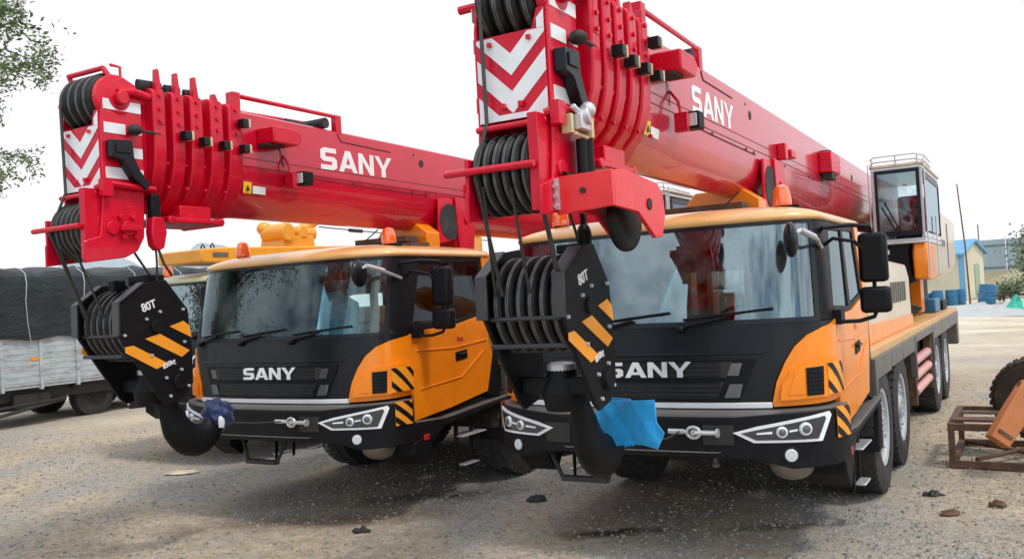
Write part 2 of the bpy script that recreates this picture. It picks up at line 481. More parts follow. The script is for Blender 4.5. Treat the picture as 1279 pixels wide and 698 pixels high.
SY = lambda y: 1.499 + (y - .5)

# letter outlines for the name on the grille and boom: each in a unit box 1 high
LET = {
 'S': ([(0,.0),(.62,0),(.80,.12),(.80,.48),(.66,.60),(.24,.60),(.24,.78),(.78,.78),(.78,1),(.18,1),(0,.88),(0,.50),(.14,.38),(.56,.38),(.56,.22),(0,.22)], .90),
 'A': ([], 1.03),
 'N': ([(0,0),(.22,0),(.22,.64),(.62,0),(.84,0),(.84,1),(.62,1),(.62,.36),(.22,1),(0,1)], .90),
 'Y': ([(.37,0),(.61,0),(.61,.40),(.98,1),(.74,1),(.49,.54),(.25,1),(0,1),(.37,.40)], .98),
}
AHOLE = [(.42,.40),(.60,.40),(.51,.68)]
def brand(g, f, u0, v0, h, width, w0, w1, step=.5):
    """block letters S A N Y laid from u0 along +u on the surface f"""
    tot = sum(LET[c][1] for c in 'SANY'); k = width / tot; u = u0
    for c in 'SANY':
        poly, adv = LET[c]
        if c == 'A':   # two legs and a bar, open counter
            for pp in ([(0,0),(.23,0),(.30,.18),(.37,.36),(.48,.70),(.48,1),(.35,1)], [(.73,0),(.96,0),(.61,1),(.48,1),(.48,.70),(.59,.36),(.66,.18)], [(.30,.18),(.66,.18),(.59,.36),(.37,.36)]):
                g.panel([(u + p[0]*k, v0 + p[1]*h) for p in pp], f, w0, w1, step)
        else:
            g.panel([(u + p[0]*k, v0 + p[1]*h) for p in poly], f, w0, w1, step)
        u += adv * k

def stripes(u0, u1, v0, v1, n, slope, width):
    """diagonal bands clipped to a rectangle; returns polygons"""
    out = []
    L = (v1 - v0)
    span = (u1 - u0)
    tot = L + span*slope
    for i in range(n):
        c = v0 + (i + .5) * tot / n
        # band between lines v = c' - slope*(u-u0)
        a, b = c - width/2, c + width/2
        poly = [(u0, a), (u1, a - slope*span), (u1, b - slope*span), (u0, b)]
        poly = clip(poly, u0, u1, v0, v1)
        if len(poly) > 2: out.append(poly)
    return out
def clip(poly, u0, u1, v0, v1):
    def cl(P, inside, inter):
        R = []
        for i in range(len(P)):
            a, b = P[i], P[(i+1) % len(P)]
            if inside(a):
                R.append(a)
                if not inside(b): R.append(inter(a, b))
            elif inside(b): R.append(inter(a, b))
        return R
    def ix(x): return lambda a, b: (x, a[1] + (b[1]-a[1])*(x-a[0])/(b[0]-a[0]))
    def iy(y): return lambda a, b: (a[0] + (b[0]-a[0])*(y-a[1])/(b[1]-a[1]), y)
    for ins, it in ((lambda p: p[0] >= u0-1e-9, ix(u0)), (lambda p: p[0] <= u1+1e-9, ix(u1)), (lambda p: p[1] >= v0-1e-9, iy(v0)), (lambda p: p[1] <= v1+1e-9, iy(v1))):
        if len(poly) < 3: return []
        poly = cl(poly, ins, it)
    # drop duplicates
    R = []
    for p in poly:
        if not R or hypot(p[0]-R[-1][0], p[1]-R[-1][1]) > 1e-4: R.append(p)
    if len(R) > 1 and hypot(R[0][0]-R[-1][0], R[0][1]-R[-1][1]) < 1e-4: R.pop()
    return R

# ------------------------------------------------------------------ cab
def build_cab(root, P, detail=True):
    """P: palette dict with keys body, roof"""
    body, roofm = P['body'], P['roof']
    G().box(-1.02, 1.02, .42, 1.95, .80, 1.50).obj('cab_floor', M['dark'], root, .02)
    # front black panel under the windscreen
    edge = [(.90, 1.092), (.93, 1.22), (.985, 1.34), (1.05, 1.44), (1.14, 1.515), (1.27, 1.56), (1.50, 1.585)]
    poly = [(-.90, 1.092)] + edge + [(1.50, 1.60)] + [(-1.50, 1.60)] + mir(edge)[:-1]
    fp = G().panel(poly, cab, -.03, 0.0, .07).obj('front_panel', M['black'], root, .006)
    # grille recess frame and slats
    g = G()
    g.panel([(-.70, 1.105), (.70, 1.105), (.82, 1.375), (-.82, 1.375)], cab, .003, .010, .1)
    g.obj('grille_surround', M['matte'], fp, .004)
    g = G()
    g.panel([(-.62, 1.255), (.62, 1.255), (.66, 1.36), (-.66, 1.36)], cab, .012, .018, .1)
    g.panel([(-.56, 1.115), (.56, 1.115), (.60, 1.225), (-.60, 1.225)], cab, .012, .018, .1)
    g.obj('grille_mesh', M['dark'], fp, .003)
    g = G()
    for zz in (1.125, 1.155, 1.185, 1.215, 1.262, 1.292, 1.322, 1.352):
        g.panel([(-.58, zz), (.58, zz), (.585, zz+.010), (-.585, zz+.010)], cab, .0185, .026, .1)
    g.obj('grille_slat', M['black'], fp)
    g = G()
    for sgn in (-1, 1):
        for (a, b2) in ((1.268, 1.35), (1.122, 1.212)):
            q = [(.60, a), (.70, a), (.725, b2), (.64, b2)]
            g.panel(q if sgn > 0 else mir(q), cab, .012, .016, .1)
    g.obj('grille_end_cap', M['black'] if not detail else M['grille_end'], fp, .004)
    # ridge line above grille
    G().panel([(-.86, 1.405), (.86, 1.405), (.88, 1.425), (-.88, 1.425)], cab, .002, .018, .1).obj('trim_ridge', M['black'], fp, .006)
    if detail:
        g = G(); brand(g, cab, -.238, 1.262, .105, .63, .028, .036, .2)
        g.obj('name_lettering', M['chrome'], fp, 0, 20)
    # white line
    G().panel([(-.905, 1.050), (.905, 1.050), (.905, 1.088), (-.905, 1.088)], cab, -.02, .012, .1).obj('white_trim_line', M['white'], root, .004)
    for sg in (1, -1):
        def T(poly): return poly if sg > 0 else mir(poly)
        cpoly = [(.912, 1.058), (1.52, 1.075), (1.52, 1.60), (1.50, 1.592)] + [(a+.008, b2) for a, b2 in edge[::-1]][1:]
        cp = G().panel(T(cpoly), cab, -.02, .012, .06).obj('corner_panel', body, root, .008)
        # raised vent moulding
        v = [(.955, 1.10), (1.25, 1.11), (1.50, 1.13), (1.51, 1.335), (1.36, 1.365), (1.12, 1.335), (1.02, 1.28), (.965, 1.20)]
        vt = G().panel(T(v), cab, .013, .040, .06).obj('vent_moulding', body, cp, .014)
        G().panel(T([(1.00, 1.135), (1.10, 1.135), (1.10, 1.30), (1.05, 1.285)]), cab, .041, .044, .06).obj('vent_inset', body, cp, .004)
        G().panel(T([(1.115, 1.125), (1.225, 1.125), (1.23, 1.31), (1.115, 1.305)]), cab, .041, .048, .06).obj('vent_louvre', M['matte'], cp, .006)
        g = G()
        for k in range(6): g.panel(T([(1.125, 1.14+k*.027), (1.215, 1.14+k*.027), (1.215, 1.148+k*.027), (1.125, 1.148+k*.027)]), cab, .0485, .054, .1)
        g.obj('louvre_slat', M['black'], cp)
        # hazard decals: orange plate, black diagonal bars
        for (u0, u1, v0, v1, w, n) in ((1.262, 1.495, 1.122, 1.325, .0405, 3), (1.262, 1.40, .845, 1.045, .094, 3)):
            h = G().panel(T([(u0, v0), (u1, v0), (u1, v1), (u0, v1)]), cab, w, w+.004, .05).obj('hazard_marking', M['stripe'], cp)
            g = G()
            for pl in stripes(u0, u1, v0, v1, n, 1.0, .052): g.panel(T(pl), cab, w+.0045, w+.006, .05)
            g.obj('hazard_bar', M['black'], cp)
        # A pillar, window frame
        G().panel(T([(1.262, 1.605), (1.285, 2.285), (1.70, 2.285), (1.545, 1.605)]), cab, -.035, 0, .07).obj('windscreen_pillar', M['matte'], root, .006)
        g = G()
        g.panel(T([(1.66, 2.225), (2.84, 2.245), (2.84, 2.285), (1.70, 2.285)]), cab, -.03, -.002, .1)
        g.panel(T([(2.13, 1.66), (2.24, 1.675), (2.30, 2.235), (2.21, 2.232)]), cab, -.03, -.001, .1)
        g.panel(T([(2.77, 1.74), (2.84, 1.75), (2.84, 2.243), (2.77, 2.243)]), cab, -.03, -.001, .1)
        g.panel(T([(1.55, 1.625), (2.15, 1.635), (2.84, 1.735), (2.84, 1.76), (2.15, 1.665), (1.56, 1.685)]), cab, -.03, .003, .1)
        g.obj('window_frame', M['matte'], root, .004)
        door = G().panel(T([(1.528, .84), (1.528, 1.618), (2.2, 1.635), (2.84, 1.732), (2.90, 1.70), (2.86, 1.30), (2.74, .96), (2.1, .885)]), cab, -.02, .014, .08).obj('door', body, root, .010)
        G().panel(T([(1.58, 1.44), (2.2, 1.42), (2.78, 1.46), (2.78, 1.478), (2.2, 1.438), (1.58, 1.455)]), cab, .0145, .022, .1).obj('door_crease', body, door, .006)
        G().panel(T([(1.62, 1.10), (2.30, 1.14), (2.72, 1.36), (2.70, 1.372), (2.29, 1.155), (1.62, 1.112)]), cab, .0145, .022, .1).obj('door_crease', body, door, .006)
        hd = G().panel(T([(2.20, 1.30), (2.40, 1.315), (2.40, 1.40), (2.20, 1.385)]), cab, .0145, .022, .1).obj('door_handle', M['matte'], door, .008)
        G().panel(T([(2.23, 1.35), (2.37, 1.36), (2.37, 1.38), (2.23, 1.37)]), cab, .0225, .045, .1).obj('door_handle', M['black'], door, .006)
        if detail and sg > 0:
            g = G(); g.panel([(2.24, 1.485), (2.27, 1.485), (2.27, 1.53), (2.24, 1.53)], cab, .0145, .018)
            g.panel([(2.28, 1.485), (2.34, 1.487), (2.34, 1.517), (2.28, 1.515)], cab, .0145, .018)
            g.obj('door_badge', M['redlens'], door)
        G().panel(T([(1.57, 1.69), (2.125, 1.668), (2.20, 2.228), (1.685, 2.222)]), cab, -.018, -.012, .1).obj('door_window', M['sideglass'], door)
        G().panel(T([(2.245, 1.68), (2.765, 1.752), (2.765, 2.238), (2.305, 2.236)]), cab, -.018, -.012, .1).obj('rear_side_window', M['sideglass'], root)
        G().panel(T([(2.845, 1.75), (2.92, 1.70), (3.0, 1.65), (3.0, 2.29), (2.845, 2.285)]), cab, -.03, .010, .08).obj('rear_pillar', body, root, .008)
        G().panel(T([(2.76, .93), (2.88, 1.30), (2.92, 1.66), (3.0, 1.64), (3.0, .86)]), cab, -.03, .0, .1).obj('rear_corner_panel', M['matte'], root, .006)
        # step well below the door
        x0 = 1.0 * sg; x1 = 1.27 * sg
        a, b2 = min(x0, x1), max(x0, x1)
        st = G()
        st.prism([(.46, .82), (.95, .795), (2.15, .865), (2.15, .82), (.95, .745), (.46, .66)], 'X', a, b2)
        st.prism([(.46, .66), (.46, .56), (.62, .44), (.74, .62), (.95, .745)], 'X', a, b2)
        st.prism([(2.03, .82), (2.15, .82), (2.10, .45), (1.9, .45)], 'X', a, b2)
        stp = st.obj('step_frame', M['matte'], root, .012)
        G().prism([(.50, .825), (.95, .80), (2.15, .87), (2.15, .885), (.95, .817), (.50, .842)], 'X', a+.02, b2+.004).obj('sill_strip', M['grey'], stp, .003)
        for (yy, zz, l) in ((1.25, .59, .42), (1.27, .32, .24)):
            G().box(*sorted((sg*(1.10 if zz > .4 else 1.17), sg*1.25)), yy, yy+l, zz-.012, zz+.004).obj('step_tread', M['alu'], stp, .006)
        g = G()
        for yy in (1.20, 1.46): g.prism([(yy+.02, .27), (yy+.05, .27), (yy+.09, .8), (yy+.03, .8)], 'X', *sorted((sg*1.16, sg*1.18)))
        g.obj('step_bracket', M['matte'], stp, .004)
        g = G(); g.box((1.272 if sg > 0 else -1.282), (1.282 if sg > 0 else -1.272), .60, .68, .66, .71)
        g.obj('marker_lamp', M['redlens'], stp, .003)
    g = G()
    for q in ([(1.20, 1.64), (1.215, 1.64), (1.235, 2.25), (1.22, 2.25)],):
        g.panel(mir(q), cab, .0022, .004, .2)
    g.obj('glass_edge', M['alu'], root)
    # windscreen
    ws = G().panel([(-1.255, 1.605), (1.255, 1.605), (1.278, 2.285), (-1.278, 2.285)], cab, -.010, .002, .07).obj('windshield', P.get('glass', M['glass']), root)
    g = G()
    g.panel([(-1.26, 1.602), (1.26, 1.602), (1.26, 1.635), (-1.26, 1.635)], cab, .003, .007, .1)
    g.panel([(-1.275, 2.262), (1.275, 2.262), (1.278, 2.287), (-1.278, 2.287)], cab, .003, .007, .1)
    for q in ([(1.215, 1.63), (1.258, 1.63), (1.278, 2.27), (1.235, 2.27)],):
        g.panel(q, cab, .003, .007, .1); g.panel(mir(q), cab, .003, .007, .1)
    g.obj('windshield_seal', M['black'], ws)
    G().panel([(-1.15, 2.175), (1.15, 2.175), (1.15, 2.28), (-1.15, 2.28)], cab, -.06, -.05, .1).obj('sun_visor', M['interior'], root)
    for (a, b2) in ((-.92, -.42), (-.30, .18), (.32, .88)):
        g = G()
        g.tube([cab(a, 1.585, .02), cab(a+.06, 1.61, .035), cab((a+b2)/2+.03, 1.655, .03)], .011, 6)
        g.tube([cab(a+.02, 1.648, .014), cab((a+b2)/2, 1.672, .014), cab(b2+.06, 1.70, .014)], .009, 6)
        g.ell(cab(a, 1.585, .02), .03, .025, .025)
        g.obj('wiper', M['matte'], ws)
    # roof
    rings = []
    base = [cab(-3.0 + 6.0*i/60, 2.287, .008)[:2] for i in range(61)]
    base += [(x, 2.005) for x in (.95, .5, 0, -.5, -.95)]
    # clean back corners
    cy = 1.15
    for z, k in ((2.287, 1.0), (2.298, 1.012), (2.318, 1.012), (2.340, .995), (2.365, .94), (2.392, .85), (2.415, .70), (2.430, .48), (2.436, .18)):
        rings.append([(x*k, cy + (y-cy)*k, z) for x, y in base])
    rf = G().loft(rings).obj('roof', roofm, root, 0, 60)
    g = G()
    for x in (-.75, -.45, -.15, .15, .45): g.tube([(x, .50, 2.352), (x, .65, 2.385), (x, .9, 2.418), (x, 1.2, 2.43), (x, 1.6, 2.41)], .012, 6)
    g.obj('roof_rib', roofm, rf, .006)
    for x, y in ((.88, .76), (-.86, .62)):
        zz = 2.385
        bc = G().rev((x, y, zz+.035), [(0, .066), (.03, .070), (.10, .060), (.14, .045), (.155, .015)], 'Z', 20).obj('beacon_light', M['beacon'], root)
        G().rev((x, y, zz-.01), [(0, .05), (.03, .05), (.045, .06)], 'Z', 20).box(x+.03, x+.13, y-.05, y+.03, zz-.01, zz+.035).obj('beacon_base', M['matte'], bc, .004)
    g = G(); g.tube([(.35, .95, 2.43), (.37, 1.0, 2.47), (.47, 1.12, 2.60)], .006, 6); g.box(.33, .37, .93, .97, 2.42, 2.45)
    g.obj('roof_antenna', M['matte'], root)
    # rear wall with window openings
    g = G()
    for (a, b2, z0, z1) in ((-1.15, 1.15, 1.45, 1.62), (-1.13, 1.13, 2.16, 2.29), (-1.14, -.98, 1.6, 2.2), (-.35, -.25, 1.6, 2.2), (.25, .35, 1.6, 2.2), (.98, 1.14, 1.6, 2.2)):
        g.box(a, b2, 1.93, 1.97, z0, z1)
    g.obj('rear_wall', body, root, .01)
    # interior
    dsh = G().panel([(-1.08, 1.48), (1.08, 1.48), (1.08, 1.59), (-1.08, 1.59)], cab, -.45, -.05, .15).obj('dashboard', M['interior'], root, .02)
    sw = G()
    pts = [(.58 + .2*cos(t), .72 + .2*sin(t)*.35, 1.66 + .2*sin(t)*.35 - .02) for t in [2*pi*i/24 for i in range(25)]]
    sw.tube(pts, .014, 6); sw.cyl((.58, .72, 1.64), (.58, .62, 1.5), .025)
    sw.obj('steering_wheel', M['matte'], root)
    for x in (.60, -.60):
        s_ = G(); s_.box(x-.25, x+.25, 1.05, 1.5, 1.2, 1.42).obj('driver_seat', M['seat'], root, .05)
        G().box(x-.24, x+.24, 1.45, 1.6, 1.35, 2.0).box(x-.13, x+.13, 1.46, 1.58, 2.0, 2.13).obj('seat_back', M['seat'], root, .05)
    # bumper
    bp = [(-1.43, .68), (-1.0, .665), (-.82, .72), (-.6, .73), (.6, .73), (.82, .72), (1.0, .665), (1.43, .68), (1.43, 1.03), (1.2, 1.035), (.9, 1.02), (.6, .995), (-.6, .995), (-.9, 1.02), (-1.2, 1.035), (-1.43, 1.03)]
    bm_ = G().panel(bp, cab, -.14, .085, .07).obj('bumper', M['matte'], root, .014)
    G().panel([(-.95, 1.0), (-.6, .998), (.6, .998), (.95, 1.0), (1.45, 1.036), (1.45, 1.048), (.92, 1.042), (-.92, 1.042), (-1.45, 1.048), (-1.45, 1.036)], cab, -.08, .072, .08).obj('bumper_ledge', M['grey'], bm_, .008)
    G().panel([(-.55, .765), (.55, .765), (.58, .775), (-.58, .775)], cab, .086, .094, .1).obj('bumper_trim', M['grey'], bm_, .003)
    G().panel([(-.72, .80), (-.52, .80), (-.52, .94), (-.72, .94)], cab, .086, .090, .1).panel([(.46, .82), (.66, .82), (.66, .95), (.46, .95)], cab, .086, .090, .1).obj('tow_recess', M['dark'], bm_, .003)
    for sg in (1, -1):
        def T(poly): return poly if sg > 0 else mir(poly)
        outl = [(.655, .902), (.80, .942), (1.215, 1.022), (1.225, 1.0), (1.165, .838), (.78, .838)]
        hl = G().panel(T(outl), cab, .060, .098, .06).obj('headlight', M['lampwhite'], root, .006)
        inn = [(.705, .900), (.82, .926), (1.182, .998), (1.190, .982), (1.142, .856), (.795, .855)]
        G().panel(T(inn), cab, .0985, .1035, .06).obj('headlight_housing', M['housing'], hl, .002)
        g = G()
        for s0, r in ((.945, .040), (1.075, .046)):
            c = Vector(cab(s0*sg, .905 + (s0-.94)*.12, .100)); n_ = Vector(cab(s0*sg, .905 + (s0-.94)*.12, .118)) - c
            g.cyl(c, c + n_, r, r*.8, 20)
        g.obj('headlight_lens', M['lens'], hl, .004)
        g = G()
        for s0, r in ((.945, .026), (1.075, .030)):
            c = Vector(cab(s0*sg, .905 + (s0-.94)*.12, .117)); n_ = Vector(cab(s0*sg, .905 + (s0-.94)*.12, .122)) - c
            g.cyl(c, c + n_, r, r*.6, 16)
        g.obj('headlight_projector', M['grille_end'], hl)
        g = G(); g.panel(T([(.80, .893), (.89, .897), (.89, .912), (.80, .903)]), cab, .104, .110); g.panel(T([(.985, .905), (1.03, .912), (1.03, .924), (.985, .917)]), cab, .104, .110)
        g.obj('headlight_strip', M['lampwhite'], hl)
        c = Vector(cab(.99*sg, .755, .084)); n_ = (Vector(cab(.99*sg, .755, .104)) - c)
        fl = G().cyl(c, c + n_, .042, .040, 20).obj('fog_lamp', M['lens'], root, .004)
        G().cyl(c - n_*.3, c + n_*.35, .055, .053, 20).obj('fog_lamp_ring', M['black'], fl, .003)
    # mirrors
    for sg in (1, -1):
        g = G()
        g.panel([(1.39, 1.835), (1.575, 1.835), (1.575, 2.175), (1.39, 2.175)], lambda u, v, w: (u*sg, .66 + w, v), 0, .10, 1)
        mm = g.obj('side_mirror', M['matte'], root, .03)
        G().panel([(1.41, 1.86), (1.555, 1.86), (1.555, 2.15), (1.41, 2.15)], lambda u, v, w: (u*sg, .765 + w, v), 0, .004, 1).obj('mirror_glass', M['mirror'], mm)
        G().panel([(1.385, 1.625), (1.585, 1.625), (1.585, 1.805), (1.385, 1.805)], lambda u, v, w: (u*sg, .65 + w, v), 0, .11, 1).obj('mirror_wide_angle', M['matte'], mm, .03)
        g = G()
        g.tube([(sg*1.16, .52, 2.19), (sg*1.20, .50, 2.225), (sg*1.36, .60, 2.235), (sg*1.47, .70, 2.22), (sg*1.48, .71, 2.16)], .015, 8)
        g.tube([(sg*1.17, .60, 2.10), (sg*1.25, .58, 2.15), (sg*1.38, .64, 2.12), (sg*1.45, .70, 2.02)], .013, 8)
        g.tube([(sg*1.48, .71, 1.84), (sg*1.48, .71, 1.80)], .014, 8)
        g.tube([(sg*1.48, .71, 1.63), (sg*1.47, .70, 1.60), (sg*1.38, .66, 1.575), (sg*1.22, .60, 1.575)], .015, 8)
        g.box(min(sg*1.2, sg*1.28), max(sg*1.2, sg*1.28), .54, .68, 1.56, 1.66)
        g.obj('mirror_arm', M['matte'], mm)
    if True:
        fm = G().ell((1.08, .08, 2.14), .048, .13, .115, Matrix.Rotation(radians(14), 4, 'Z') @ Matrix.Rotation(radians(-18), 4, 'X')).obj('front_mirror', M['black'], root)
        g = G(); g.tube([(1.10, .06, 2.17), (1.14, .10, 2.20), (1.20, .30, 2.14), (1.18, .52, 2.09)], .015, 8); g.cyl((1.14, .10, 2.20), (1.19, .27, 2.155), .022)
        g.obj('mirror_arm', M['alu'], fm)

M['grille_end'] = paint('dark_glossy_lens', (.10, .115, .13), .12, .7, .05, metal=.2)

# ------------------------------------------------------------------ wheels
WR = .56
def wheel(root, x, y, sg, first):
    if first[0] is None:
        g = G()
        prof = [(-.17, .34), (-.175, .48), (-.15, .545), (-.11, WR), (.11, WR), (.15, .545), (.175, .48), (.17, .34)]
        g.rev((0, 0, 0), prof, 'X', 56, False)
        # tread blocks
        for i in range(44):
            t = 2*pi*i/44
            Mx = Matrix.Rotation(t, 4, 'X')
            for xa, xb in ((-.16, -.055), (-.045, .045), (.055, .16)):
                g.box(xa, xb, -.026, .026, WR-.035 if abs(xa+xb) > .05 else WR-.01, WR+.012 if abs(xa+xb) < .05 else WR+.004, Mx)
        w = g.obj('wheel', M['rubber'], root)
        g = G()
        g.rev((0, 0, 0), [(.13, .345), (.165, .335), (.155, .30), (.09, .285), (.04, .22), (.03, .14), (.075, .13), (.12, .115), (.16, .105), (.165, .03)], 'X', 40, True)
        r = g.obj('rim', M['silver'], w, 0, 40)
        g = G()
        for i in range(10):
            t = 2*pi*i/10; c = (0, .20*cos(t), .20*sin(t))
            g.cyl((.035, c[1], c[2]), (.155, c[1], c[2]), .019, .015, 8)
        for i in range(8):
            t = 2*pi*i/8; g.cyl((.16, .07*cos(t), .07*sin(t)), (.175, .07*cos(t), .07*sin(t)), .012, .012, 6)
        g.obj('wheel_nut', M['silver'], w)
        first[0] = w; W = w
    else:
        w0 = first[0]
        W = w0.copy(); COL.objects.link(W); W.parent = root
        for c in list(w0.children):
            q = c.copy(); COL.objects.link(q); q.parent = W
    W.location = (x, y, WR + .005)
    W.rotation_euler = (random.uniform(0, 6), 0, 0 if sg > 0 else pi)
    return W

# ------------------------------------------------------------------ boom
def section(k=1.0, zc=3.1, dx=0.0):
    half = [(.29, .45), (.325, .435), (.333, .40), (.333, .05), (.331, -.02), (.322, -.10), (.30, -.19), (.262, -.27), (.205, -.34), (.13, -.395), (.05, -.425)]
    pts = [(x*k + dx*(1 if x > 0 else 0), zc + z*k) for x, z in half]
    return pts + [(-x, z) for x, z in pts[::-1]]

def sheave(g, c, r, xa, xb, n):
    """pack of n rope sheaves on one axis along X"""
    p = []; wd = (xb - xa) / n
    for i in range(n):
        a = xa + i*wd
        p += [(a + wd*.02, r*.84), (a + wd*.10, r*.93), (a + wd*.25, r*.985), (a + wd*.42, r), (a + wd*.58, r), (a + wd*.75, r*.985), (a + wd*.90, r*.93), (a + wd*.98, r*.84)]
    p = [(p[0][0], r*.2)] + p + [(p[-1][0], r*.2)]
    g.rev(c, p, 'X', 48, True)
def ropes_on(g, c, r, xa, xb, n):
    wd = (xb - xa) / n
    for i in range(n):
        for dx_ in (-.08, .08):
            x = xa + (i+.5+dx_)*wd
            q = .045*wd
            g.rev((c[0]+x, c[1], c[2]), [(-q, r*.97), (-q, r*1.004), (q, r*1.004), (q, r*.97)], 'X', 40, False)

def build_boom(root, right):
    XM[0] = True
    D = .010
    rings = []
    for y in (-.50, 2, 5, 8, 10.6):
        rings.append([(x, y, z - D*max(0, y)) for x, z in section(1.0)])
    bo = G().loft(rings).obj('boom', M['red'], root, 0, 25)
    # telescoping inner sections
    for i, (k, ya, yb) in enumerate(((.97, -.72, -.46), (.94, -.92, -.70), (.91, -1.10, -.90), (.88, -1.50, -1.08))):
        G().loft([[(x, y, z) for x, z in section(k, 3.08)] for y in (ya, yb)]).obj('inner_section', M['red2'], bo, 0, 25)
    # collars with fins
    for i, (ya, yb, k) in enumerate(((-1.36, -1.25, 1.05), (-1.19, -1.08, 1.055), (-1.02, -.905, 1.06), (-.83, -.705, 1.065), (-.64, -.50, 1.05))):
        g = G()
        outer = [(x*1.17 if abs(x) > .25 else x, z) for x, z in section(k, 3.105)]
        g.loft([[(x, ya, z) for x, z in outer], [(x, yb, z) for x, z in outer]])
        cl = g.obj('collar', M['red2'], bo, .012, 25)
        g = G()
        for sx_ in (-1, 1):
            x = .385*sx_
            tp = 3.72 if i < 3 else 3.62
            g.prism([(ya+.02, 3.30), (yb-.01, 3.30), (yb-.03, 3.55), (ya+.06, tp), (ya+.04, tp), (ya+.03, 3.52)], 'X', x-.022, x+.028)
        g.obj('collar_fin', M['red2'], cl, .006)
        g = G()
        for zz in (3.42, 3.52, 3.33): g.cyl((.41, (ya+yb)/2, zz), (.428, (ya+yb)/2, zz), .015, .015, 8)
        for zz in (2.84, 3.02): g.cyl((.38, yb+.001, zz), (.38, yb+.022, zz), .014, .014, 8)
        g.obj('collar_bolt', M['red2'], cl)
        for zz in {0: (), 1: (3.235,), 2: (3.21,), 3: (3.205,), 4: (3.20, 3.41)}[i]:
            lb = G().box(.425, .50, yb-.07, yb-.012, zz-.034, zz+.034).obj('marker_lamp', M['black'], cl, .006)
            G().box(.43, .502, yb-.0115, yb+.008, zz-.035, zz+.035).obj('marker_lens', M['beige'], cl, .004)
    # wear pads under the collars
    g = G(); g.box(-.34, .36, -1.20, -.72, 2.58, 2.62); g.cyl((-.34, -.72, 2.6), (.36, -.72, 2.6), .032); g.cyl((-.34, -1.2, 2.6), (.36, -1.2, 2.6), .032); g.box(-.3, .32, -1.1, -.8, 2.6, 2.72)
    g.obj('slide_pad', M['red2'], bo, .008)
    # seams along the side
    g = G()
    for zz in (3.155, 3.085):
        g.prism([(-.44, zz), (9.5, zz - D*9.5), (9.5, zz+.006 - D*9.5), (-.44, zz+.006)], 'X', .3335, .3365)
        g.prism([(-.44, zz), (9.5, zz - D*9.5), (9.5, zz+.006 - D*9.5), (-.44, zz+.006)], 'X', -.3365, -.3335)
    g.obj('seam_line', M['seam'], bo)
    g = G()
    for (a, b2) in (((.75, 3.50), (.80, 3.44)), ((.80, 3.44), (1.55, 3.425))):
        g.tube([(.337, a[0], a[1]), (.337, b2[0], b2[1])], .006, 6)
    for yy in (.2, .95, 1.9, 2.15, 2.9, 3.3, 4.4, 4.6, 5.9): g.cyl((.333, yy, 3.06-D*yy), (.341, yy, 3.06-D*yy), .012, .012, 8)
    g.obj('seam_bolt', M['seam'], bo)
    # name
    for sx_ in (1, -1):
        g = G()
        f = (lambda u, v, w: (.3345 + w, u, v)) if sx_ > 0 else (lambda u, v, w: (-.3345 - w, 2.04 - u, v))
        brand(g, f, .50, 3.155, .205, 1.06, 0, .003, .5)
        g.obj('name_lettering', M['lettwhite'], bo)
    # holes
    g = G(); g.cyl((.332, 2.08, 3.36), (.338, 2.08, 3.36), .042, .042, 24); g.cyl((.332, 1.95, 3.44), (.338, 1.95, 3.44), .012, .012, 10); g.cyl((.332, 7.2, 3.25), (.338, 7.2, 3.25), .045)
    g.obj('inspection_hole', M['dark'], bo)
    # warning labels, slightly tilted
    g = G(); g.panel([(-.45, 2.865), (-.36, 2.86), (-.36, 2.955), (-.45, 2.96)], lambda u, v, w: (.306 + (v-2.86)*.22 + w + .004, u, v), 0, .003); g.obj('warning_label', M['yellowlabel'], bo)
    g = G(); g.prism([(-.425, 2.885), (-.385, 2.885), (-.405, 2.93)], 'X', .33, .3355); g.obj('warning_symbol', M['black'], bo)
    g = G(); g.panel([(-.345, 2.865), (-.20, 2.862), (-.20, 2.925), (-.345, 2.93)], lambda u, v, w: (.306 + (v-2.86)*.22 + w + .004, u, v), 0, .003); g.obj('information_label', M['lettwhite'], bo)
    # side boxes
    def ssum(nm, y0, y1, z0, z1, x1):
        g = G(); g.prism([(y0, z0), (y1, z0), (y1+.06, z0+.05), (y1+.06, z1-.04), (y1, z1), (y0, z1)], 'X', .334, x1)
        return g.obj(nm, M['red2'], bo, .012)
    b1 = ssum('cable_box', -.28, .0, 3.28, 3.42, .54)
    G().box(.36, .49, -.30, -.1, 3.262, 3.279).obj('cable_box_vent', M['dark'], bo)
    ssum('roller_box', 5.0, 5.5, 3.12, 3.36, .48)
    G().cyl((.36, 5.25, 3.36), (.36, 5.25, 3.40), .08).box(.36, .47, 5.05, 5.3, 3.04, 3.119).obj('roller', M['dark'], bo, .004)
    g = G(); g.box(.334, .42, 3.0, 3.1, 3.06, 3.22); g.box(.334, .40, 3.35, 3.55, 3.12, 3.20); g.obj('side_bracket', M['red2'], bo, .008)
    # work light on arm
    g = G(); g.tube([(.34, .02, 3.22), (.40, .02, 3.14), (.42, .04, 2.98)], .012, 6); g.box(.37, .46, .0, .05, 2.93, 3.06); g.obj('lamp_arm', M['red2'], bo)
    wl = G().box(.40, .52, .08, .20, 2.955, 3.075).obj('work_light', M['matte'], bo, .01)
    G().box(.415, .505, .068, .079, 2.972, 3.058).obj('work_light_lens', M['lens'], wl if False else bo, .002)
    g = G(); g.tube([(.338, -.02, 3.28), (.345, .0, 3.2), (.338, .02, 3.12)], .004, 5); g.tube([(.338, .25, 3.06), (.338, .9, 3.04), (.338, 2.2, 3.02)], .004, 5); g.obj('cable', M['dark'], bo)
    # top rail and roller
    g = G(); g.tube([(.36, -.52, 3.66), (.31, .78, 3.675)], .020, 8); g.tube([(-.36, -.52, 3.66), (-.30, .78, 3.675)], .020, 8)
